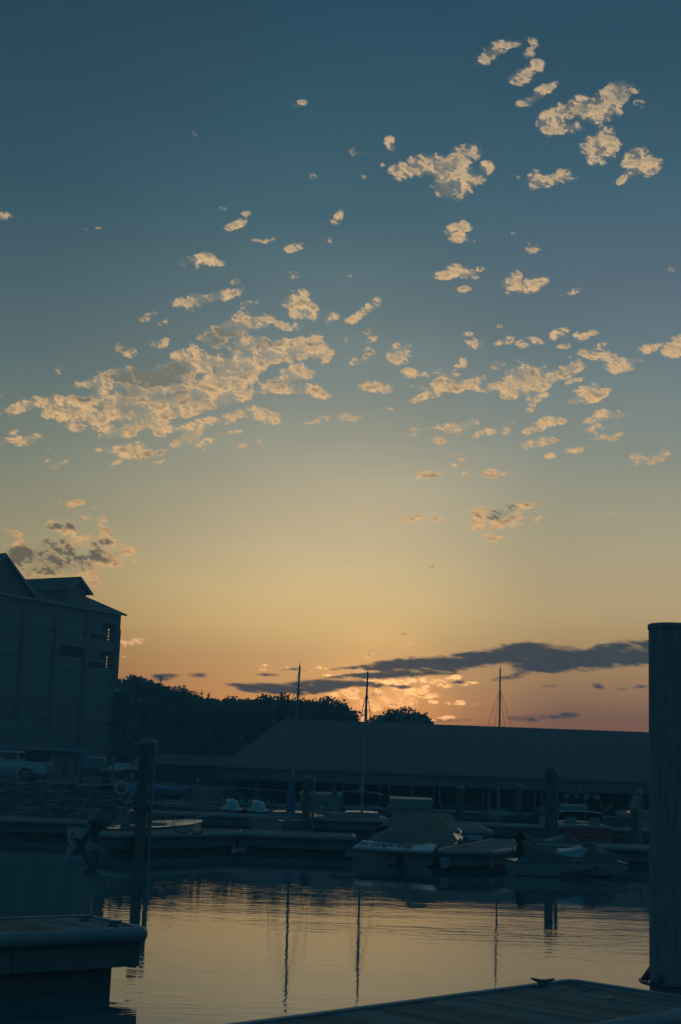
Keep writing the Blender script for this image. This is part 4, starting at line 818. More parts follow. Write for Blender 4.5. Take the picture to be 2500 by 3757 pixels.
mb = MB().tube([(2.55,0,2.2),(2.55,0,2.34),(2.55,0,2.6)], [.05,.04,.006], 8); mb.build('stern_light', M['whitecap'], tw)
mb = MB(); a = [(2.5,-1.0,.92),(3.1,-.95,.93),(3.6,-.5,.95),(3.7,0,.95),(3.6,.5,.95),(3.1,.95,.93),(2.5,1.0,.92)]
mb.loft([[Vector(p) for p in a], [Vector((p[0]-.25, p[1]*.93, p[2]+.42)) for p in a]], caps=False, ringclose=False); mb.build('windscreen', M['glass'], t, fix=False)
MB().tube([(p[0]-.25, p[1]*.93, p[2]+.42) for p in a], .018, 6).build('windscreen_frame', M['chrome'], t, smooth=True)
for y0 in (-.55, .5): 
    mb = MB().box(2.1,2.5,y0-.25,y0+.25,.4,.72); mb.box(2.0,2.12,y0-.25,y0+.25,.7,1.15); mb.build('seat', M['gelgrey'], t, bevel=.05)

# 5 sailing boats
def sailboat(label, base, tip, L, B, H, rz, spread=.55, boom=None, cover='navy', cuddy=True, group='moored sailing boats', spz=.55, hullm='gel', tarp=None, rail=True):
    mx = .42*L
    c_, s_ = math.cos(rz), math.sin(rz)
    t, top = boat('sailing_boat', label, 'sailboat', (base.x-mx*c_, base.y-mx*s_, 0), rz, L, B, H, cockpit=(.06, .36), bow=.35, sheer=.25, tran=.7, hullm=hullm, stripe='gelblue' if hullm == 'gel' else None)
    Hm = tip.z; lean = (tip.x-base.x)/Hm      # mast heel in world x
    dx, dy = lean*c_, -lean*s_
    top_ = Vector((mx+dx*Hm, dy*Hm, Hm)); bs = Vector((mx, 0, H+.25))
    MB().tube([bs, bs.lerp(top_, .7), top_], [.06,.055,.042], 12).build('mast', M['alu'], t, smooth=True)
    mb = MB().tube([top_, top_+Vector((0,0,.12))], .012, 6); mb.tube([top_+Vector((-.05,0,.08)), top_+Vector((.12,0,.22))], .008, 4); mb.build('wind_vane', M['iron'], t)
    sp_ = bs.lerp(top_, spz); a, b = sp_+Vector((0, spread, .02)), sp_+Vector((0, -spread, .02))
    MB().tube([a, sp_, b], .016, 6).build('spreader', M['alu'], t, smooth=True)
    mb = MB(); hi = bs.lerp(top_, .86)
    for q in (a, b):
        mb.tube([hi, q, Vector((mx-.15, math.copysign(B*.44, q.y), H+.05))], .010, 4)
    mb.tube([hi, Vector((mx+.1, B*.44, H+.05))], .008, 4); mb.tube([hi, Vector((mx+.1, -B*.44, H+.05))], .008, 4)
    mb.tube([hi, Vector((L*.98, 0, H*1.25))], .011, 4); mb.tube([top_, Vector((.05, 0, H+.02))], .010, 4)
    mb.build('rigging', M['wire'], t)
    if cuddy:
        rr = []
        for q, hh in ((.36,.30),(.42,.36),(.55,.34),(.68,.24),(.78,.04)):
            x = q*L; b_ = B*.36*(1-max(0, q-.5)); z = H*1.05
            rr.append([Vector((x, b_, z)), Vector((x, b_*.85, z+hh*.9)), Vector((x, 0, z+hh)), Vector((x, -b_*.85, z+hh*.9)), Vector((x, -b_, z))])
        cb = MB().loft(rr).build('cabin', M['gel' if hullm != 'gelgrey' else 'gelgrey'], t, smooth=True)
        mb = MB()
        for sy in (-1, 1): mb.loft([[Vector((.42*L, sy*(B*.352), H*1.05+.1)), Vector((.42*L, sy*(B*.33), H*1.05+.26))], [Vector((.6*L, sy*(B*.322), H*1.05+.08)), Vector((.6*L, sy*(B*.302), H*1.05+.2))]], caps=False, ringclose=False)
        mb.build('window', M['glass'], cb, fix=False)
    if boom:
        z = boom; p0 = Vector((mx-.06, 0, z)); p1 = Vector((.4, 0, z+.12))
        MB().tube([p0, p1], .04, 8).build('boom', M['alu'], t)
        MB().tube([p0+Vector((.1,0,.35)), p0+Vector((-.2,0,.16)), p0.lerp(p1,.5)+Vector((0,0,.1)), p1+Vector((0,0,.06))], [.1,.13,.1,.06], 10).build('sail_cover', M[cover], t, smooth=True)
    if rail:
        rp = [(L*.66, B*.38, H*1.2),(L*.68, B*.36, H*1.2+.35),(L*.85, B*.2, H*1.25+.4),(L*.97, 0, H*1.25+.42),(L*.85, -B*.2, H*1.25+.4),(L*.68, -B*.36, H*1.2+.35),(L*.66, -B*.38, H*1.2)]
        mb = MB().tube(rp, .012, 6)
        for p in rp[2:5]: mb.tube([p, (p[0], p[1], p[2]-.38)], .01, 5)
        mb.build('pulpit', M['alu'], t, smooth=True)
    return t
s1 = sailboat('sailing boat with the leftmost mast and a blue furled sail', onz(1062, 3059, 0), at(1101, 2443, onz(1062,3059,0).y), 6.4, 2.3, .62, R(70), boom=None, hullm='gelgrey', spz=.60, spread=.85)
MB().tube([(2.72, .0, 1.0), (2.72, 0, 2.0), (2.74, 0, 2.55)], [.2,.17,.07], 12).build('furled_sail', M['navy'], s1, smooth=True)
s2 = sailboat('sailing boat with the middle mast, boom and a rounded awning', onz(1325, 3055, 0), at(1350, 2464, onz(1325,3055,0).y), 6.8, 2.4, .62, R(84), boom=1.75, cover='slate', spz=.5, spread=.5)
rr = []
for i in range(6):
    x = -.4+i*.35
    rr.append([Vector((x, 1.1*math.sin(R(a)) if abs(a) < 80 else math.copysign(1.1, a), 1.75+.16*math.cos(R(a))**.5)) for a in range(-88, 89, 16)]+[Vector((x, 1.06*math.sin(R(a)), 1.71+.16*math.cos(R(a))**.5)) for a in range(88, -89, -16)])
MB().loft(rr).build('awning', M['slate'], s2, smooth=True)
mb = MB()
for sy in (-1, 1):
    for x in (-.35, 1.3): mb.tube([(x, sy*.8, .7), (x, sy*1.07, 1.75)], .014, 6)
mb.tube([(-.35,-1.0,1.35),(-.35,1.0,1.35)], .012, 6); mb.build('awning_frame', M['alu'], s2)
s3 = sailboat('small sailing boat with the rightmost mast behind the back dock', onz(1829, 3025, 0), at(1836, 2452, onz(1829,3025,0).y), 6.2, 2.3, .5, R(262), boom=None, cover='slate', spz=.50, spread=.95)

# 6 tented boat, and boats in the slips
q = onz(1045, 3034, 0)
t, top = boat('tented_boat', 'low boat under a dark peaked tarpaulin left of the middle pile', 'motorboat', (q.x, q.y-1, 0), R(80), 5.5, 2.4, .5, hullm='gelgrey')
canvas(t, [(.1,1.15,.5,.6,.2),(.8,1.18,.52,1.0,.05),(1.6,1.18,.55,1.28,.02),(2.6,1.15,.55,1.2,.05),(3.6,1.0,.6,1.0,.1),(4.6,.6,.6,.75,.1)], 'cover', 'tarpaulin')
def slip_boat(label, px, py_top, Yd, W, kind, name='cabin_cruiser', hullm='gelgrey', rz=R(90)):
    b = at(px, 2990, Yd); t, top = boat(name, label, 'motorboat', (b.x, Yd, 0), rz, 7.5, W, .95, hullm=hullm, cockpit=(.05,.4), bow=.4)
    zt = at(px, py_top, Yd).z
    mb = MB(); h0 = 1.0
    if kind == 'hard':
        mb.loft([[Vector((.1, y, zt-.75)) for y in (-W*.42, W*.42)]+[Vector((1.2, y, zt-.75)) for y in (W*.42, -W*.42)], [Vector((-.1, y, zt-.1)) for y in (-W*.5, W*.5)]+[Vector((1.4, y, zt)) for y in (W*.5, -W*.5)]])
        mb.build('flybridge', M['gel'], t, bevel=.05)
        cb = MB().loft([[Vector((.9, y, .9)) for y in (-W*.38, W*.38)]+[Vector((4.8, y, .98)) for y in (W*.2, -W*.2)], [Vector((.9, y, zt-.74)) for y in (-W*.36, W*.36)]+[Vector((3.6, y, zt-.74)) for y in (W*.28, -W*.28)]]).build('cabin', M[hullm], t)
        MB().box(.87,.9,-W*.3,W*.3,1.1,zt-.85).build('window', M['glass'], cb)
    else:
        cb = MB().loft([[Vector((1.8, y, .95)) for y in (-W*.4, W*.4)]+[Vector((5.2, y, 1.0)) for y in (W*.2, -W*.2)], [Vector((1.9, y, zt)) for y in (-W*.33, W*.33)]+[Vector((4.0, y, zt-.15)) for y in (W*.25, -W*.25)]]).build('cabin', M[hullm], t, bevel=.04)
        MB().box(1.78,1.80,-W*.28,W*.28,1.15,zt-.2).build('window', M['glass'], cb)
    for sy in (-1, 1): MB().tube([(.3, sy*W*.46, 1.0), (.35, sy*W*.46, 1.45), (1.5, sy*W*.46, 1.5), (1.6, sy*W*.46, 1.05)], .02, 6).build('side_rail', M['alu'], t, smooth=True)
    return t
c2 = slip_boat('wide pale cruiser with a boxy upper deck behind the peaked canvas', 1510, 2925, 77, 2.3, 'hard', hullm='gelgrey')
slip_boat('teal roofed cabin boat in the slips behind the red tow boat', 2085, 2950, 80, 2.3, 'hard', hullm='gelgrey')
slip_boat('dark cruiser left of the second pair of guide poles', 1690, 2950, 87, 2.6, 'low', hullm='carpaint')
slip_boat('white bowed cruiser in the slip left of the middle mast', 1175, 2905, 80, 2.4, 'hard', hullm='gelgrey')
slip_boat('dark boat in the slip between the pale cruiser and the rightmost mast', 1880, 2955, 89, 2.4, 'low', hullm='slate')
t = slip_boat('boat with a pale rounded hood standing in the slip at far right', 2390, 2975, 76, 2.0, 'low', hullm='gelgrey')
MB().ball((1.2, .55, 1.5), .5, .32, .62, 16, 12).build('hood', M['slate'], t, smooth=True)
q = at(1620, 2995, 76)
t = thing('tarp_bundle', 'yellowish tarpaulin heap on the slip dock above the canvas boat', 'tarpaulin', (q.x, 76, q.z-.25)); MB().loft([[Vector((r*1.0*math.cos(k*.3927), r*.6*math.sin(k*.3927), z+.06*math.sin(k*2.1))) for k in range(16)] for r, z in ((.75,-.3),(.72,.1),(.5,.32),(.15,.4))]).build('sheet', M['brass'], t, smooth=True)
q = at(1410, 3020, 60)
t = thing('covered_dinghy', 'small brown covered dinghy beside the boat with the middle mast', 'dinghy', (q.x, 58, 0), R(70)); MB().loft(hull_rings(3.2, 1.3, .45)[0]).build('hull', M['slate'], t, smooth=True)
canvas(t, [(.1,.62,.45,.7,.1),(.8,.64,.46,1.05,.05),(1.6,.62,.5,1.3,.05),(2.4,.45,.5,1.0,.05),(3.0,.2,.5,.7,.05)], 'tan')
for k, (px, py) in enumerate(((1218, 3000), (1250, 3012))):
    q = onz(px, py, .76); tag(MB().box(q.x-.28, q.x+.28, q.y-.25, q.y+.25, .74, 1.0+.1*k).build('dock_box', M['whitecap'], bevel=.03), '%s storage box on the back dock left of the middle mast' % ('larger pale' if k else 'low pale'), 'dock box')
q = at(1985, 3005, 66); tag(MB().box(q.x-.35, q.x+.35, 63.8, 64.3, .76, 1.1).build('dock_box', M['whitecap'], bevel=.03), 'pale storage box on the back dock right of the rightmost mast', 'dock box')
# mooring ropes
def rope(label, pts, r=.012):
    P = [Vector(p) for p in pts]; out = []
    for a, b in zip(P, P[1:]):
        for k in range(8):
            u = k/8; q = a.lerp(b, u); q.z -= .10*math.sin(math.pi*u); out.append(q)
    out.append(P[-1]); return tag(MB().tube(out, r, 6).build('mooring_rope', M['rope'], smooth=True), label, 'rope')
a = onz(1720, 3098, .8); rope('rope from the covered runabout to the dock arm', [at(1690, 3075, 46.5), (a.x, a.y, .78)])
rope('pale rope lying on the diagonal dock arm', [onz(640, 3043, .78), onz(700, 3045, .78), onz(745, 3049, .78)], .03)
a = onz(1880, 3103, .8); rope('rope tying the dark jet ski to the dock arm', [(a.x, a.y, .78), at(1895, 3142, 43)])
# leaves and droppings on the near dock
for k, (px, py) in enumerate(((2105, 3602), (2127, 3613), (2168, 3628), (2137, 3636), (2070, 3627), (2240, 3660))):
    q = onz(px, py, .75); s = random.uniform(.7, 1.2)
    tag(MB().add([(q.x+s*.05*math.cos(a)*(1+.3*math.sin(3*a+k)), q.y+s*.04*math.sin(a), .742+.012*math.sin(2*a+k)+.008) for a in [j*.7854 for j in range(8)]]+[(q.x, q.y, .765)], [(j, (j+1) % 8, 8) for j in range(8)]).build('dead_leaf', M['iron'], fix=False),
        'dark curled %s leaf on the foreground dock, %s' % (('first','second','third','fourth','fifth','sixth')[k], ('nearest its far corner','just below the leaf nearest the corner','right of the other leaves','in the middle of the cluster','alone left of the cluster','alone towards the pile')[k]), 'leaf', 'dead leaves on the foreground dock')

# ------------------------------------------------------------------ waterfront building (local x along the facade, corner at 0; y back into the building)
BC = at(430, 2500, 150); 
bt = thing('apartment_building', 'tall sided waterfront building with gabled roof and rows of white framed balconies', 'building', (BC.x, 150, 0), R(59))
G0 = 1.0; EV = 18.2; ST = 2.9
piers = [0, -4.75, -9.35, -13.95, -18.55, -23.15, -27.75]
tops = [17.2-ST*k for k in range(6)]; H_ = 2.15
wall = MB(); pierm = MB()
for i, x in enumerate(piers):
    wd = .5
    wall.box(x-wd, x+(0 if i == 0 else .0), 0, .4, G0, EV)
for a, b in zip(piers, piers[1:]):
    lo = G0
    for k in range(5, -1, -1):
        z1 = tops[k]-H_; z1 = max(z1, lo+.02)
        wall.box(b, a-.5, .02, .36, lo, z1); lo = tops[k]
    wall.box(b, a-.5, .02, .36, lo, EV-.02)
# end wall with openings, back wall, floors and room partition
ys_ = [(0.4, 1.2), (2.0, 13.0)]
for y0, y1 in ys_: wall.box(-.36, -.02, y0, y1, G0, EV-.02)
lo = G0
for k in range(5, -1, -1):
    wall.box(-.36, -.04, 1.2, 2.0, lo, tops[k]-1.75); lo = tops[k]-.5
wall.box(-.36, -.04, 1.2, 2.0, lo, EV-.04)
wall.box(-28, 0, 12.9, 13.2, G0, EV)
for k in range(7): wall.box(-27.7, -.4, .4, 12.8, EV-.25-ST*k+.1-.2, EV-.25-ST*k+.1)
wall.box(-4.75, -4.4, .42, 12.8, G0, EV-.3); wall.box(-4.4, -.4, 5.0, 5.2, G0, EV-.3); wall.box(-27.9, -27.7, .4, 12.8, G0, EV)
wl_ = wall.build('wall', M['bwall'], bt)
for i, x in enumerate(piers):
    p = MB().box(x-.62, x-.0 if i else x-.01, -.12, -.003, G0, EV-1.6).build('pier', M['bpier'], bt)
# windows: one of each kind, then copies sharing the mesh
def win_meshes(x0, x1, kind):
    f = MB(); W = x1-x0; t_ = .11
    f.box(0, W, -.06, .05, -.13, 0); f.box(0, W, -.10, .05, -H_, -H_+.12); f.box(0, t_, -.055, .045, -H_+.12, -.13); f.box(W-t_, W, -.055, .045, -H_+.12, -.13)
    f.box(t_, W-t_, -.07, .03, -1.36, -1.24)
    if kind == 'glazed':
        for k in (1, 2, 3): f.box(k*W/4-.055, k*W/4+.055, -.05, .04, -1.24, -.13)
    for k in (1, 2, 3): f.box(k*W/4-.02, k*W/4+.02, -.05, .0, -H_+.12, -1.36)
    return f
def add_win(x0, x1, zt, kind, src={}):
    key = (round(x1-x0, 2), kind)
    if key in src:
        f = src[key].copy(); C.objects.link(f); f.parent = bt
        for ch in src[key].children:
            c = ch.copy(); C.objects.link(c); c.parent = f
    else:
        f = win_meshes(x0, x1, kind).build('window', M['btrim'], bt); W = x1-x0
        if kind == 'glazed': MB().box(.1, W-.1, .0, .02, -1.3, -.1).build('pane', M['pane'], f)
        if kind != 'corner': MB().box(.1, W-.1, .005, .022, -H_+.1, -1.3).build('balustrade_glass', M['pane'], f)
        src[key] = f
    f.location = (x0, .14, zt); return f
openb = {(2, 2), (2, 4), (1, 2), (1, 1), (0, 3), (4, 3), (3, 4), (0, 2)} - {(1, 1), (1, 2), (0, 3), (0, 2)}
openb = {(1, 1)}
for bi, (a, b) in enumerate(zip(piers, piers[1:])):
    for k in range(6):
        x0, x1 = b, a-.5
        if bi == 0 and k in (0, 1):     # the corner rooms one can see through
            xm = x0+(x1-x0)*.5
            o = add_win(x0, x1, tops[k], 'corner')
            f = MB(); f.box(x0+.05, xm, .15, .17, tops[k]-1.3, tops[k]-.1)
            f.build('pane', M['pane'], o) .location = (-x0, -.14, -tops[k])
        else: add_win(x0, x1, tops[k], 'open' if (bi, k) in openb else 'glazed')
f = MB()
for k in (0, 1):
    for yy in (1.55, 1.74): f.box(-.30, -.12, yy-.04, yy+.04, tops[k]-1.75, tops[k]-.5)
    for zz in (.85, 1.5): f.box(-.29, -.13, 1.2, 2.0, tops[k]-zz-.06, tops[k]-zz+.06)
f.build('end_window_frame', M['btrim'], bt)
f = MB()
for k in (2, 3, 4, 5): f.box(-.22, -.18, 1.15, 2.05, tops[k]-1.8, tops[k]-.05)
f.build('end_pane', M['pane'], bt)
# open bays have a dark back wall
f = MB(); f.box(-27.6, -4.8, 2.2, 2.35, G0, EV-.3); f.build('inner_wall', M['bwall'], bt)
# roofs
def slab(poly, y0, y1): return MB().ext(poly, y0, y1)
sl_ = math.tan(R(20))
rf = MB(); th = .16
rz = lambda y: EV+(y+.45)*sl_
prof = [(-.45, rz(-.45)-.12), (-.45, rz(-.45)+.04), (7, rz(7)), (14.2, rz(7)-7.2*sl_), (14.2, rz(7)-7.2*sl_-.16), (7, rz(7)-.16)]
rf.loft([[Vector((.35, y, z)) for y, z in prof], [Vector((-28.2, y, z)) for y, z in prof]])
roof = rf.build('roof', M['shingle'], bt)
MB().box(-28.0, .36, -.5, -.452, EV-.16, EV+.05).build('fascia_board', M['btrim'], bt)
MB().loft([[Vector((-.1, y, z)) for y, z in ((0, EV-.05), (13, EV-.05), (7, rz(7)-.17))], [Vector((-.3, y, z)) for y, z in ((0, EV-.05), (13, EV-.05), (7, rz(7)-.17))]]).build('end_gable', M['bwall'], bt)
# dormer with arched window
def gable(cx, hw, zw, zp, yb, ov, nm):
    fr_ = MB().ext([(cx-hw, EV-.1), (cx+hw, EV-.1), (cx+hw, zw), (cx, zp-.12), (cx-hw, zw)], -.02, yb)
    g = fr_.build(nm, M['bwall'], bt)
    s_ = (zp-zw)/hw; e = hw+ov; ze = zp-s_*e
    r_ = MB().ext([(cx-e, ze-.1), (cx-e, ze+.06), (cx, zp+.08), (cx+e, ze+.06), (cx+e, ze-.1), (cx, zp-.1)], -.55, yb)
    r_.build('gable_roof', M['shingle'], g)
    t2 = MB().ext([(cx-e-.02, ze-.22), (cx-e-.02, ze+.04), (cx, zp+.06), (cx+e+.02, ze+.04), (cx+e+.02, ze-.22), (cx, zp-.24)], -.6, -.552); t2.build('rake_board', M['btrim'], g)
    return g
d1 = gable(-7.35, 1.55, 20.0, 21.15, 8.5, .45, 'dormer')
g2 = gable(-18.2, 4.2, 18.75, 21.95, 13, .45, 'front_gable')
f = MB(); x0, x1, z0, z1 = -8.3, -6.4, 18.55, 19.45
f.box(x0, x1, -.10, -.025, z0-.1, z0); f.box(x0, x1, -.10, -.025, z1, z1+.1)
for x in (x0, x0+(x1-x0)/3, x0+2*(x1-x0)/3, x1): f.box(x-.05, x+.05, -.09, -.022, z0, z1)
a1 = [Vector(((x0+x1)/2+1.0*math.cos(R(180-k*15)), -.06, z1+.05+.42*math.sin(R(k*15)))) for k in range(13)]
f.tube(a1, .05, 6); f.build('window_frame', M['btrim'], d1)
MB().box(x0, x1, -.026, -.022, z0, z1).build('pane', M['pane'], d1)
f = MB().tube([(-18.2+.55*math.cos(k*math.pi/12), -.06, 20.6+.55*math.sin(k*math.pi/12)) for k in range(24)], .06, 6, close=True); f.build('round_vent', M['btrim'], g2, smooth=True)
f = MB()
for x in piers[:5]: f.box(x-.57, x-.49, -.05, -.005, EV-1.5, EV-.2)
f.box(-23, -.05, -.06, -.004, 17.35, 17.43) ; f.build('trim_band', M['btrim'], bt)

# low pavilion in front of the building
a = at(330, 2750, 112); b = at(0, 2725, 106)
pv = thing('pavilion', 'low hip roofed pavilion with pale fascia and posts in front of the tall building', 'building', (a.x, a.y, 1.3), math.atan2(b.y-a.y, b.x-a.x))
L_ = 13; W_ = 8; zE = a.z-1.3
# local +x runs to the left of the picture, depth is -y
MB().loft([[Vector((x, y, zE)) for x, y in ((-.0,0),(L_,0),(L_,-W_),(0,-W_))], [Vector((x, y, zE+2.0)) for x, y in ((4.0,-4.0),(L_-4.0,-4.0),(L_-4,-4.1),(4,-4.1))]]).build('roof', M['shingle'], pv)
f = MB().box(-.05, L_+.05, -.0, .08, zE-.2, zE+.02); f.box(-.08, -.0, -W_, .08, zE-.2, zE+.02); f.build('fascia_board', M['btrim'], pv)
for x in (3.2, 6.1, 9.2, 12.2): MB().box(x-.14, x+.14, -.6, -.32, 0, zE-.02).build('post', M['btrim'], pv)
MB().box(.9, 3.0, -5.5, -.5, 0, zE-.03).build('wall', M['stucco'], pv)
MB().box(1.6, 2.1, -.5, -.44, 0.0, 1.3).build('meter_box', M['iron'], pv)

# shed over the boat slips
eL, eR = at(812, 2812, 86), at(2380, 2862, 86)
zE = eR.z; zR = at(2380, 2686, 101).z
sh = thing('boat_shed', 'long low metal roofed boat shed spanning the harbour behind the masts', 'boat shed', (eL.x, 86, 0))
L_ = 62; xr = at(1040, 2690, 101).x-eL.x
hip = [[Vector(p) for p in ((0,0,zE),(L_,0,zE),(L_,30,zE),(0,30,zE))], [Vector(p) for p in ((xr,15,zR),(L_-xr,15,zR),(L_-xr,15.1,zR),(xr,15.1,zR))]]
MB().loft(hip).build('roof', M['metalroof'], sh)
MB().box(-.1, L_+.1, -.14, -.01, zE-.18, zE+.04).build('gutter', M['shedtrim'], sh)
MB().box(-.2, L_+.2, -.02, .2, zE-.85, zE-.19).build('header_beam', M['fascia'], sh)
f0 = None
for k in range(13):
    o = MB().tube([(2.2+k*4.6, .35, -1), (2.2+k*4.6, .35, zE-.2)], .14, 12).build('post', M['pilewood'], sh) if k == 0 else o.copy()
    if k: C.objects.link(o); o.parent = sh; o.location.x = k*4.6
o = MB().tube([(2.2, 14, -1), (2.2, 14, zE+2)], .14, 10).build('post', M['pilewood'], sh)
for k in range(1, 11):
    o = o.copy(); C.objects.link(o); o.parent = sh; o.location.x = k*5.6
MB().box(.2, L_-.2, 29, 29.2, -1, zE-.1).build('rear_wall', M['fascia'], sh)
# a low dark storehouse left of the shed
q0 = at(560, 2700, 150)
st = thing('storehouse', 'long dark storehouse at the foot of the trees, left of the shed', 'building', (-14.6, 110, 1.3))
MB().box(0, 9, 0, 6, 0, 1.5).build('wall', M['shingle'], st)
MB().loft([[Vector((-.4, y, z)) for y, z in ((-.4,1.5),(6.4,1.5),(3,2.3))], [Vector((9.4, y, z)) for y, z in ((-.4,1.5),(6.4,1.5),(3,2.3))]]).build('roof', M['shingle'], st)

# railing along the lot and the ramp going down to the docks
rl = [(0,2826,85),(230,2840,85),(300,2847,85),(450,2860,85),(700,2882,83),(1052,2902,81)]
rp = [at(-400, 2812, 85)]+[at(x, y, Y) for x, y, Y in rl]
ra = thing('railing', 'long thin iron railing with a light top rail above the rubble bank', 'railing', (rp[0].x, rp[0].y, 0))
off = ra.location
MB().tube([p-off for p in rp], .03, 8).build('top_rail', M['galv'], ra, smooth=True)
MB().tube([p-off-Vector((0,0,.85)) for p in rp], .018, 6).build('lower_rail', M['iron'], ra)
bal = MB(); n_post = 0
for a, b in zip(rp, rp[1:]):
    L = (b-a).length; n_ = max(1, int(L/1.6))
    for k in range(n_):
        p = a.lerp(b, k/n_)-off; MB().box(p.x-.03, p.x+.03, p.y-.03, p.y+.03, p.z-1.05, p.z).build('post', M['iron'], ra)
        for j in range(1, 10):
            q = a.lerp(b, (k+j/10)/n_)-off; bal.box(q.x-.008, q.x+.008, q.y-.008, q.y+.008, q.z-.85, q.z-.02)
tag(bal.build('balusters', M['iron'], ra), kind='stuff')
rm = MB()
for a, b in zip(rp, rp[1:]):
    d = Vector((0, 1.6, 0)); dz = Vector((0,0,-1.06)); d0 = Vector((0,-.15,0))
    rm.loft([[a+dz+d0, b+dz+d0, b+dz+d, a+dz+d], [a+dz+d0-Vector((0,0,.25)), b+dz+d0-Vector((0,0,.25)), b+dz+d-Vector((0,0,.25)), a+dz+d-Vector((0,0,.25))]])
tag(rm.build('walkway', M['btrim'] if False else M['stucco']), kind='structure')
g0 = [at(180, 2921, 80), at(262, 2925, 80), at(480, 2944, 80), at(700, 2950, 80)]
gw = thing('gangway', 'narrow gangway with a pale edge sloping across the rubble bank', 'gangway', tuple(g0[0]))
mb = MB()
for a, b in zip(g0, g0[1:]):
    a = a-gw.location; b = b-gw.location
    mb.loft([[a, b, b+Vector((0,1.2,0)), a+Vector((0,1.2,0))], [a-Vector((0,0,.1)), b-Vector((0,0,.1)), b+Vector((0,1.2,-.1)), a+Vector((0,1.2,-.1))]])
mb.build('deck', M['shedtrim'], gw)
mb = MB()
for k in range(10):
    a = g0[1].lerp(g0[3], k/9)-gw.location; mb.tube([a+Vector((0,1.2,0)), a+Vector((0,1.2,.95))], .02, 6)
mb.tube([g0[1]-gw.location+Vector((0,1.2,.95)), g0[3]-gw.location+Vector((0,1.2,.95))], .02, 6); mb.build('handrail', M['iron'], gw)
for k, (x0, x1, y0, y1) in enumerate(((64, 96, 2886, 2900), (82, 113, 2904, 2914))):
    a = at(x0, y1, 84); b = at(x1, y0, 84)
    tag(MB().box(a.x, b.x, 84, 84.06, a.z, b.z).build('sign_board', M['sign'], bevel=.005), '%s of two small blank white boards on the bank below the truck' % ('upper' if k == 0 else 'lower'), 'sign')
# riprap stones on the bank
rs = MB(); random.seed(5)
for _ in range(2600):
    x = random.uniform(-24, -6); y = shore(x)+random.uniform(-1.2, 13)
    if y > 86: continue
    z = ground_z(x, y); s = random.uniform(.12, .38); pts_ = []
    for sx in (-1, 1):
        for sy in (-1, 1):
            for sz in (-1, 1): pts_.append((x+s*sx*random.uniform(.5, 1.2), y+s*sy*random.uniform(.5, 1.2), z+s*.7*sz*random.uniform(.5, 1.1)))
    rs.add(pts_, [(0,1,3,2),(4,6,7,5),(0,4,5,1),(2,3,7,6),(0,2,6,4),(1,5,7,3)])
tag(rs.build('riprap', M['stone'], fix=False), 'grey rubble stones heaped on the sloping bank', 'rocks', kind='stuff')

# ------------------------------------------------------------------ vehicles
def wheel(parent, x, y, r, w_, sgn):
    t = MB().loft([[Vector((x+rr_*math.cos(2*math.pi*k/24), y+yy, r+rr_*math.sin(2*math.pi*k/24))) for k in range(24)] for rr_, yy in ((r*.62,-w_/2),(r*.95,-w_/2),(r,-w_*.3),(r,w_*.3),(r*.95,w_/2),(r*.62,w_/2))]).build('wheel', M['rubber'], parent, smooth=True)
    mb = MB()
    for k in range(6):
        a = math.pi*k/3; mb.box(-.05, .05, 0, .02, .0, r*.6, Matrix.Translation((x, y+sgn*(w_/2+.002), r)) @ Matrix.Rotation(a, 4, 'Y'))
    mb.loft([[Vector((x+q*math.cos(2*math.pi*k/20), y+sgn*(w_/2+d), r+q*math.sin(2*math.pi*k/20))) for k in range(20)] for q, d in ((r*.62,-.02),(r*.62,.012),(r*.54,.012),(r*.54,-.02))]); mb.build('rim', M['galv'], t)
def vehicle(name, label, cat, loc, rz, prof, glass, W, body, wheels, wr, cutbed=None):
    t = thing(name, label, cat, loc, rz); rr = []
    for yv, s, dz in ((-W/2, .94, .0), (-W/2+.08, 1, 0), (W/2-.08, 1, 0), (W/2, .94, 0)):
        zc = .75
        rr.append([Vector((x*s if False else x, yv*(1 if z < 1.1 else .86), zc+(z-zc)*(s if z > zc else 1))) for x, z in prof])
    b = MB().loft(rr).build('body', M[body], t, bevel=.03)
    for g in glass:
        for sgn in (-1, 1):
            MB().loft([[Vector((x, sgn*(W/2*.86+.012+.02), z)) for x, z in g], [Vector((x, sgn*(W/2*.86-.02), z)) for x, z in g]]).build('side_window', M['glass'], t)
    for x in wheels:
        for sgn in (-1, 1): wheel(t, x, sgn*(W/2-.12), wr, .26, sgn)
    return t
q = at(182, 2868, 98)
prof = [(0,.55),(0,1.12),(.06,1.30),(1.95,1.32),(2.0,1.92),(2.15,2.0),(3.9,1.98),(4.5,1.42),(5.7,1.32),(5.85,.9),(5.85,.45),(5.2,.42),(5.1,.75),(4.7,.9),(4.3,.75),(4.2,.42),(1.9,.42),(1.8,.75),(1.4,.92),(1.0,.75),(.9,.42),(.1,.45)]
tr_ = vehicle('pickup_truck', 'white crew cab pickup truck parked behind the railing at far left', 'truck', (q.x, 98, 1.35), R(176), prof, [[(2.15,1.4),(2.2,1.85),(3.0,1.86),(3.0,1.4)],[(3.08,1.4),(3.08,1.86),(3.75,1.85),(4.25,1.42)]], 1.95, 'truck', (1.4, 4.7), .4)
MB().box(-.03,.02,-.9,.9,.45,.62).build('bumper', M['chrome'], tr_, bevel=.02)
for sy in (-1, 1): MB().box(-.015,.04,sy*.86-.09,sy*.86+.09,.95,1.27).build('tail_lamp', M['lamp'], tr_, bevel=.01)
MB().box(.15, 1.85, -.82, .82, 1.325, 1.34).build('bed_cover', M['black'], tr_)
MB().box(1.965, 1.99, -.7, .7, 1.42, 1.85).build('rear_window', M['glass'], tr_)
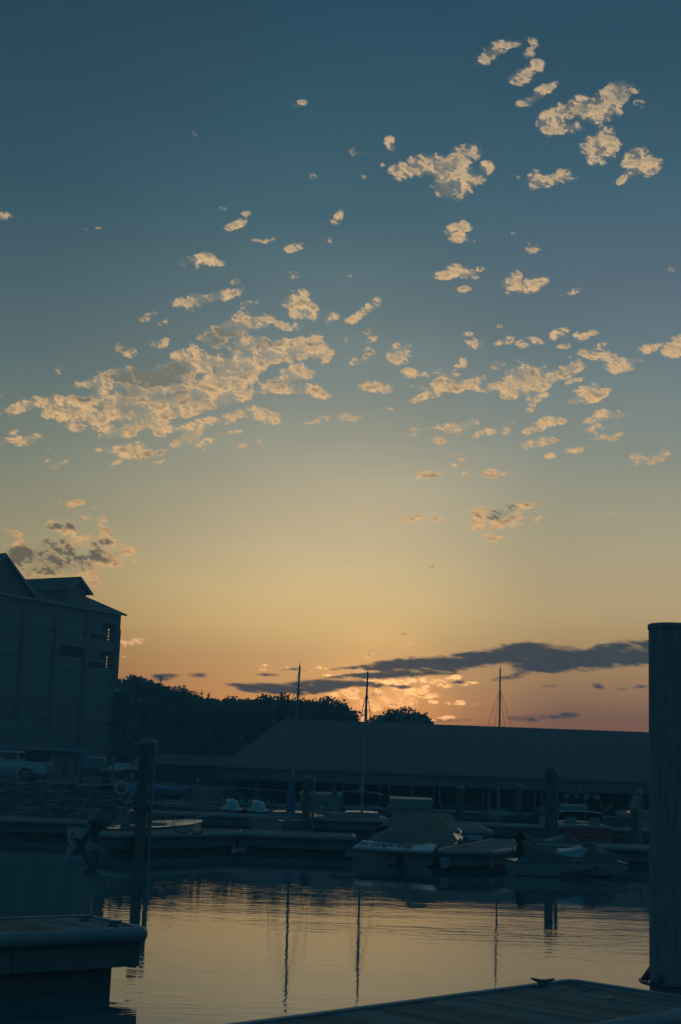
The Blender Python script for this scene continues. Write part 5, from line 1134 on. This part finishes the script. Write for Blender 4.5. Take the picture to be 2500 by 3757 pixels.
suv = [(0,.4),(-.02,1.0),(.1,1.15),(.35,1.72),(.6,1.78),(2.9,1.76),(3.6,1.2),(4.5,1.08),(4.65,.7),(4.6,.35),(4.2,.35),(4.1,.62),(3.8,.75),(3.5,.62),(3.4,.35),(1.3,.35),(1.2,.62),(.9,.75),(.6,.62),(.5,.35)]
q = at(350, 2865, 102)
vehicle('parked_car', 'dark tall car parked left of the lower dark car behind the railing', 'car', (q.x, 101, 1.35), R(100), suv, [[(.55,1.2),(.65,1.66),(1.7,1.68),(1.7,1.2)],[(1.78,1.2),(1.78,1.68),(2.8,1.66),(3.35,1.22)]], 1.85, 'carpaint', (.9, 3.8), .36)
sed = [(0,.4),(-.02,.85),(.1,.98),(.9,1.05),(1.5,1.42),(2.7,1.42),(3.5,1.0),(4.4,.9),(4.55,.6),(4.5,.3),(4.1,.3),(4.0,.58),(3.7,.7),(3.4,.58),(3.3,.3),(1.3,.3),(1.2,.58),(.9,.7),(.6,.58),(.5,.3)]
q = at(402, 2865, 102)
vehicle('parked_car', 'low dark car with a shiny bonnet parked nearest the trees', 'car', (q.x+.2, 100.2, 1.35), R(62), sed, [[(1.1,1.05),(1.55,1.35),(2.1,1.36),(2.1,1.02)],[(2.16,1.02),(2.16,1.36),(2.65,1.35),(3.2,1.03)]], 1.8, 'carpaint', (.9, 3.7), .33)

# ------------------------------------------------------------------ trees
def tree(label, px, ytop, wpx, Yd, kind='broad', base=None, group='trees along the far shore'):
    T = at(px, ytop, Yd); g = ground_z(T.x, Yd) if base is None else base; W = wpx*Yd/F; Ht = T.z-g
    t = thing('pine_tree' if kind == 'pine' else 'broadleaf_tree', label, 'tree', (T.x, Yd, g), 0, group)
    mb = MB(); th_ = Ht*(.93 if kind == 'pine' else .7)
    mb.tube([(0,0,-.5), (.1,0,Ht*.3), (-.05,.1,Ht*.55), (0,0,th_)], [.24,.19,.13,.03], 8)
    lobes = []
    if kind == 'pine':
        nl = int(Ht*2.2)
        for i in range(nl):
            u = i/nl; z = Ht*(.25+.72*u); r = W*.5*(1-u)**.7*random.uniform(.7, 1.1)+.12; a = random.uniform(0, 6.28)
            tip_ = Vector((r*math.cos(a), r*math.sin(a), z+r*.25)); mb.tube([(0,0,z-.1), tip_], [.04,.012], 5)
            for f_ in (.35, .65, .95): lobes.append((Vector((0,0,z)).lerp(tip_, f_), Vector((.34,.34,.13))*(1.15-f_*.3), 26))
        lobes.append((Vector((0,0,Ht*.98)), Vector((.10,.10,.35)), 24))
    else:
        n_l = int(16+W*4); lobes.append((Vector((0,0,Ht-.6)), Vector((.85,.85,.55)), 200))
        for i in range(n_l):
            a = random.uniform(0, 6.28); u = random.uniform(.0, 1)**.8; z = Ht*(.22+.70*u)
            prof_ = math.sin(math.pi*(.12+.80*u))**.6; r = W*.5*prof_*random.uniform(.45, .95)
            s = random.uniform(.55, 1.05)*(1-.3*u)*min(1.2, .5+W*.12)
            c_ = Vector((r*math.cos(a), r*math.sin(a)*.8, min(z, Ht-s*.7)))
            lobes.append((c_, Vector((s*1.1, s*1.1, s*.75)), int(190*s*s+40)))
            if i % 2 == 0: mb.tube([(0,0,c_.z*.62), Vector((0,0,c_.z*.62)).lerp(c_, .6)+Vector((0,0,.2)), c_], [.09,.05,.02], 5)
        for i in range(int(W*5)):       # low dense part
            lobes.append((Vector((random.uniform(-.12 if px < 520 else -.55,.55)*W, random.uniform(-.4,.4)*W, Ht*random.uniform(.0,.45))), Vector((1.0,1.0,.9)), 150))
    mb.build('trunk', M['bark'], t, smooth=True)
    lf = MB()
    for c_, s, cnt in lobes:
        for _ in range(cnt):
            d = Vector((random.gauss(0,1), random.gauss(0,1), random.gauss(0,1))).normalized()*random.uniform(.35, 1.08)
            p = Vector((c_.x+d.x*s.x, c_.y+d.y*s.y, c_.z+d.z*s.z))
            if kind == 'pine': u_ = Vector((random.gauss(0,1), random.gauss(0,1), .4)).normalized()*random.uniform(.10,.24); v_ = Vector((random.gauss(0,1), random.gauss(0,1), random.gauss(0,1))).normalized()*.035
            else: u_ = Vector((random.gauss(0,1), random.gauss(0,1), random.gauss(0,1))).normalized()*random.uniform(.07,.17); v_ = u_.cross(Vector((random.gauss(0,1), random.gauss(0,1), random.gauss(0,1)))).normalized()*random.uniform(.05,.13)
            lf.add([p-u_, p+v_, p+u_, p-v_], [(0,1,2,3)])
    lf.build('crown', M['needle' if kind == 'pine' else 'leaf'], t, fix=False)
    return t
random.seed(21)
tr_list = [('ragged loose tree right beside the tall building',436,2484,46,186,'b'),('broad round crowned tree, the highest one left of the masts',498,2470,88,182,'b'),('short tree between the highest round crown and the first pine',545,2490,44,184,'b'),
 ('dark spreading pine, left of the three pines',592,2486,66,180,'pine'),('low tree filling the dip after the left pine',622,2514,60,186,'b'),('round tree stepping down after the left pine',668,2514,74,182,'b'),('small sloping tree just left of the two thin pines',706,2536,48,186,'b'),
 ('thin feathery pine, middle of the three pines',741,2540,44,180,'pine'),('thinnest feathery pine at the right of the three pines',767,2545,34,181,'pine'),('low loose tree in the dip right of the thin pines',797,2564,56,184,'b'),
 ('twin crowned tree right of the dip after the thin pines',848,2548,76,180,'b'),('low flat tree between the twin crowned tree and the leftmost mast',910,2560,72,185,'b'),('round tree second left of the leftmost mast',973,2543,66,181,'b'),('wide crown just left of the leftmost mast',1040,2540,84,184,'b'),
 ('uneven tree directly behind the leftmost mast',1102,2556,62,180,'b'),('short bushy tree right of the leftmost mast',1152,2562,60,185,'b'),('crown with sky gaps between the left and middle masts',1205,2550,64,180,'b'),('falling side crown left of the middle mast',1258,2566,58,183,'b'),
 ('small leaning crown sticking out left of the middle mast',1296,2598,40,180,'b'),('low shoulder tree right at the foot of the gap by the middle mast',1302,2632,44,186,'b'),('loose side tree just right of the middle mast',1378,2618,50,182,'b'),('large rounded tree over the left end of the shed ridge',1440,2596,110,188,'b'),
 ('tallest round crown above the shed ridge right of the middle mast',1492,2588,100,184,'b'),('sloping right shoulder of the tree clump above the shed ridge',1540,2622,60,186,'b')]
for lb, px, yt, wp, Yd, kd in tr_list: tree(lb, px, yt, wp*1.15, (156 if px < 470 else Yd-56), 'pine' if kd == 'pine' else 'broad')
# the wood behind them reads as one dark mass
wd = MB()
for i in range(26000):
    x = random.uniform(-20.5, 13); Yd = random.uniform(132, 138)
    px = pix((x, Yd, 5))[0]; yt = np.interp(px, [380,500,700,800,1000,1270,1300,1350,1400,1560,1600],[2508,2500,2560,2585,2575,2600,2680,2700,2632,2630,2690]); zt = at(px, yt, Yd).z
    p = Vector((x, Yd, 1.0+(zt-1.0)*random.random()**.7+random.uniform(-.3,.3))); u_ = Vector((random.gauss(0,1), random.gauss(0,1), random.gauss(0,1))).normalized()*random.uniform(.2,.45); v_ = u_.cross(Vector((random.gauss(0,1), random.gauss(0,1), random.gauss(0,1)))).normalized()*random.uniform(.2,.4)
    wd.add([p-u_, p+v_, p+u_, p-v_], [(0,1,2,3)])
tag(wd.build('woodland', M['leaf'], fix=False), 'dark mass of undergrowth and foliage behind the shoreline trees', 'woodland', kind='stuff')

# ------------------------------------------------------------------ haze volume added over the harbour to lift the blacks
hz = MB().box(-3100, 3100, -400, 4600, -4, 24).build('haze', (lambda m: m)(bpy.data.materials.new('black_lift_haze')))
hm = hz.data.materials[0]; hm.use_nodes = True; n = hm.node_tree.nodes; n.clear()
pv_ = nd(n, 'ShaderNodeVolumePrincipled'); pv_.inputs['Color'].default_value = (.55, .86, .97, 1); pv_.inputs['Density'].default_value = HAZE; pv_.inputs['Anisotropy'].default_value = 0
oo = nd(n, 'ShaderNodeOutputMaterial'); hm.node_tree.links.new(pv_.outputs[0], oo.inputs['Volume'])
tag(hz, kind='stuff', label='thin blue haze volume added over the harbour to lift the dark tones', cat='haze')
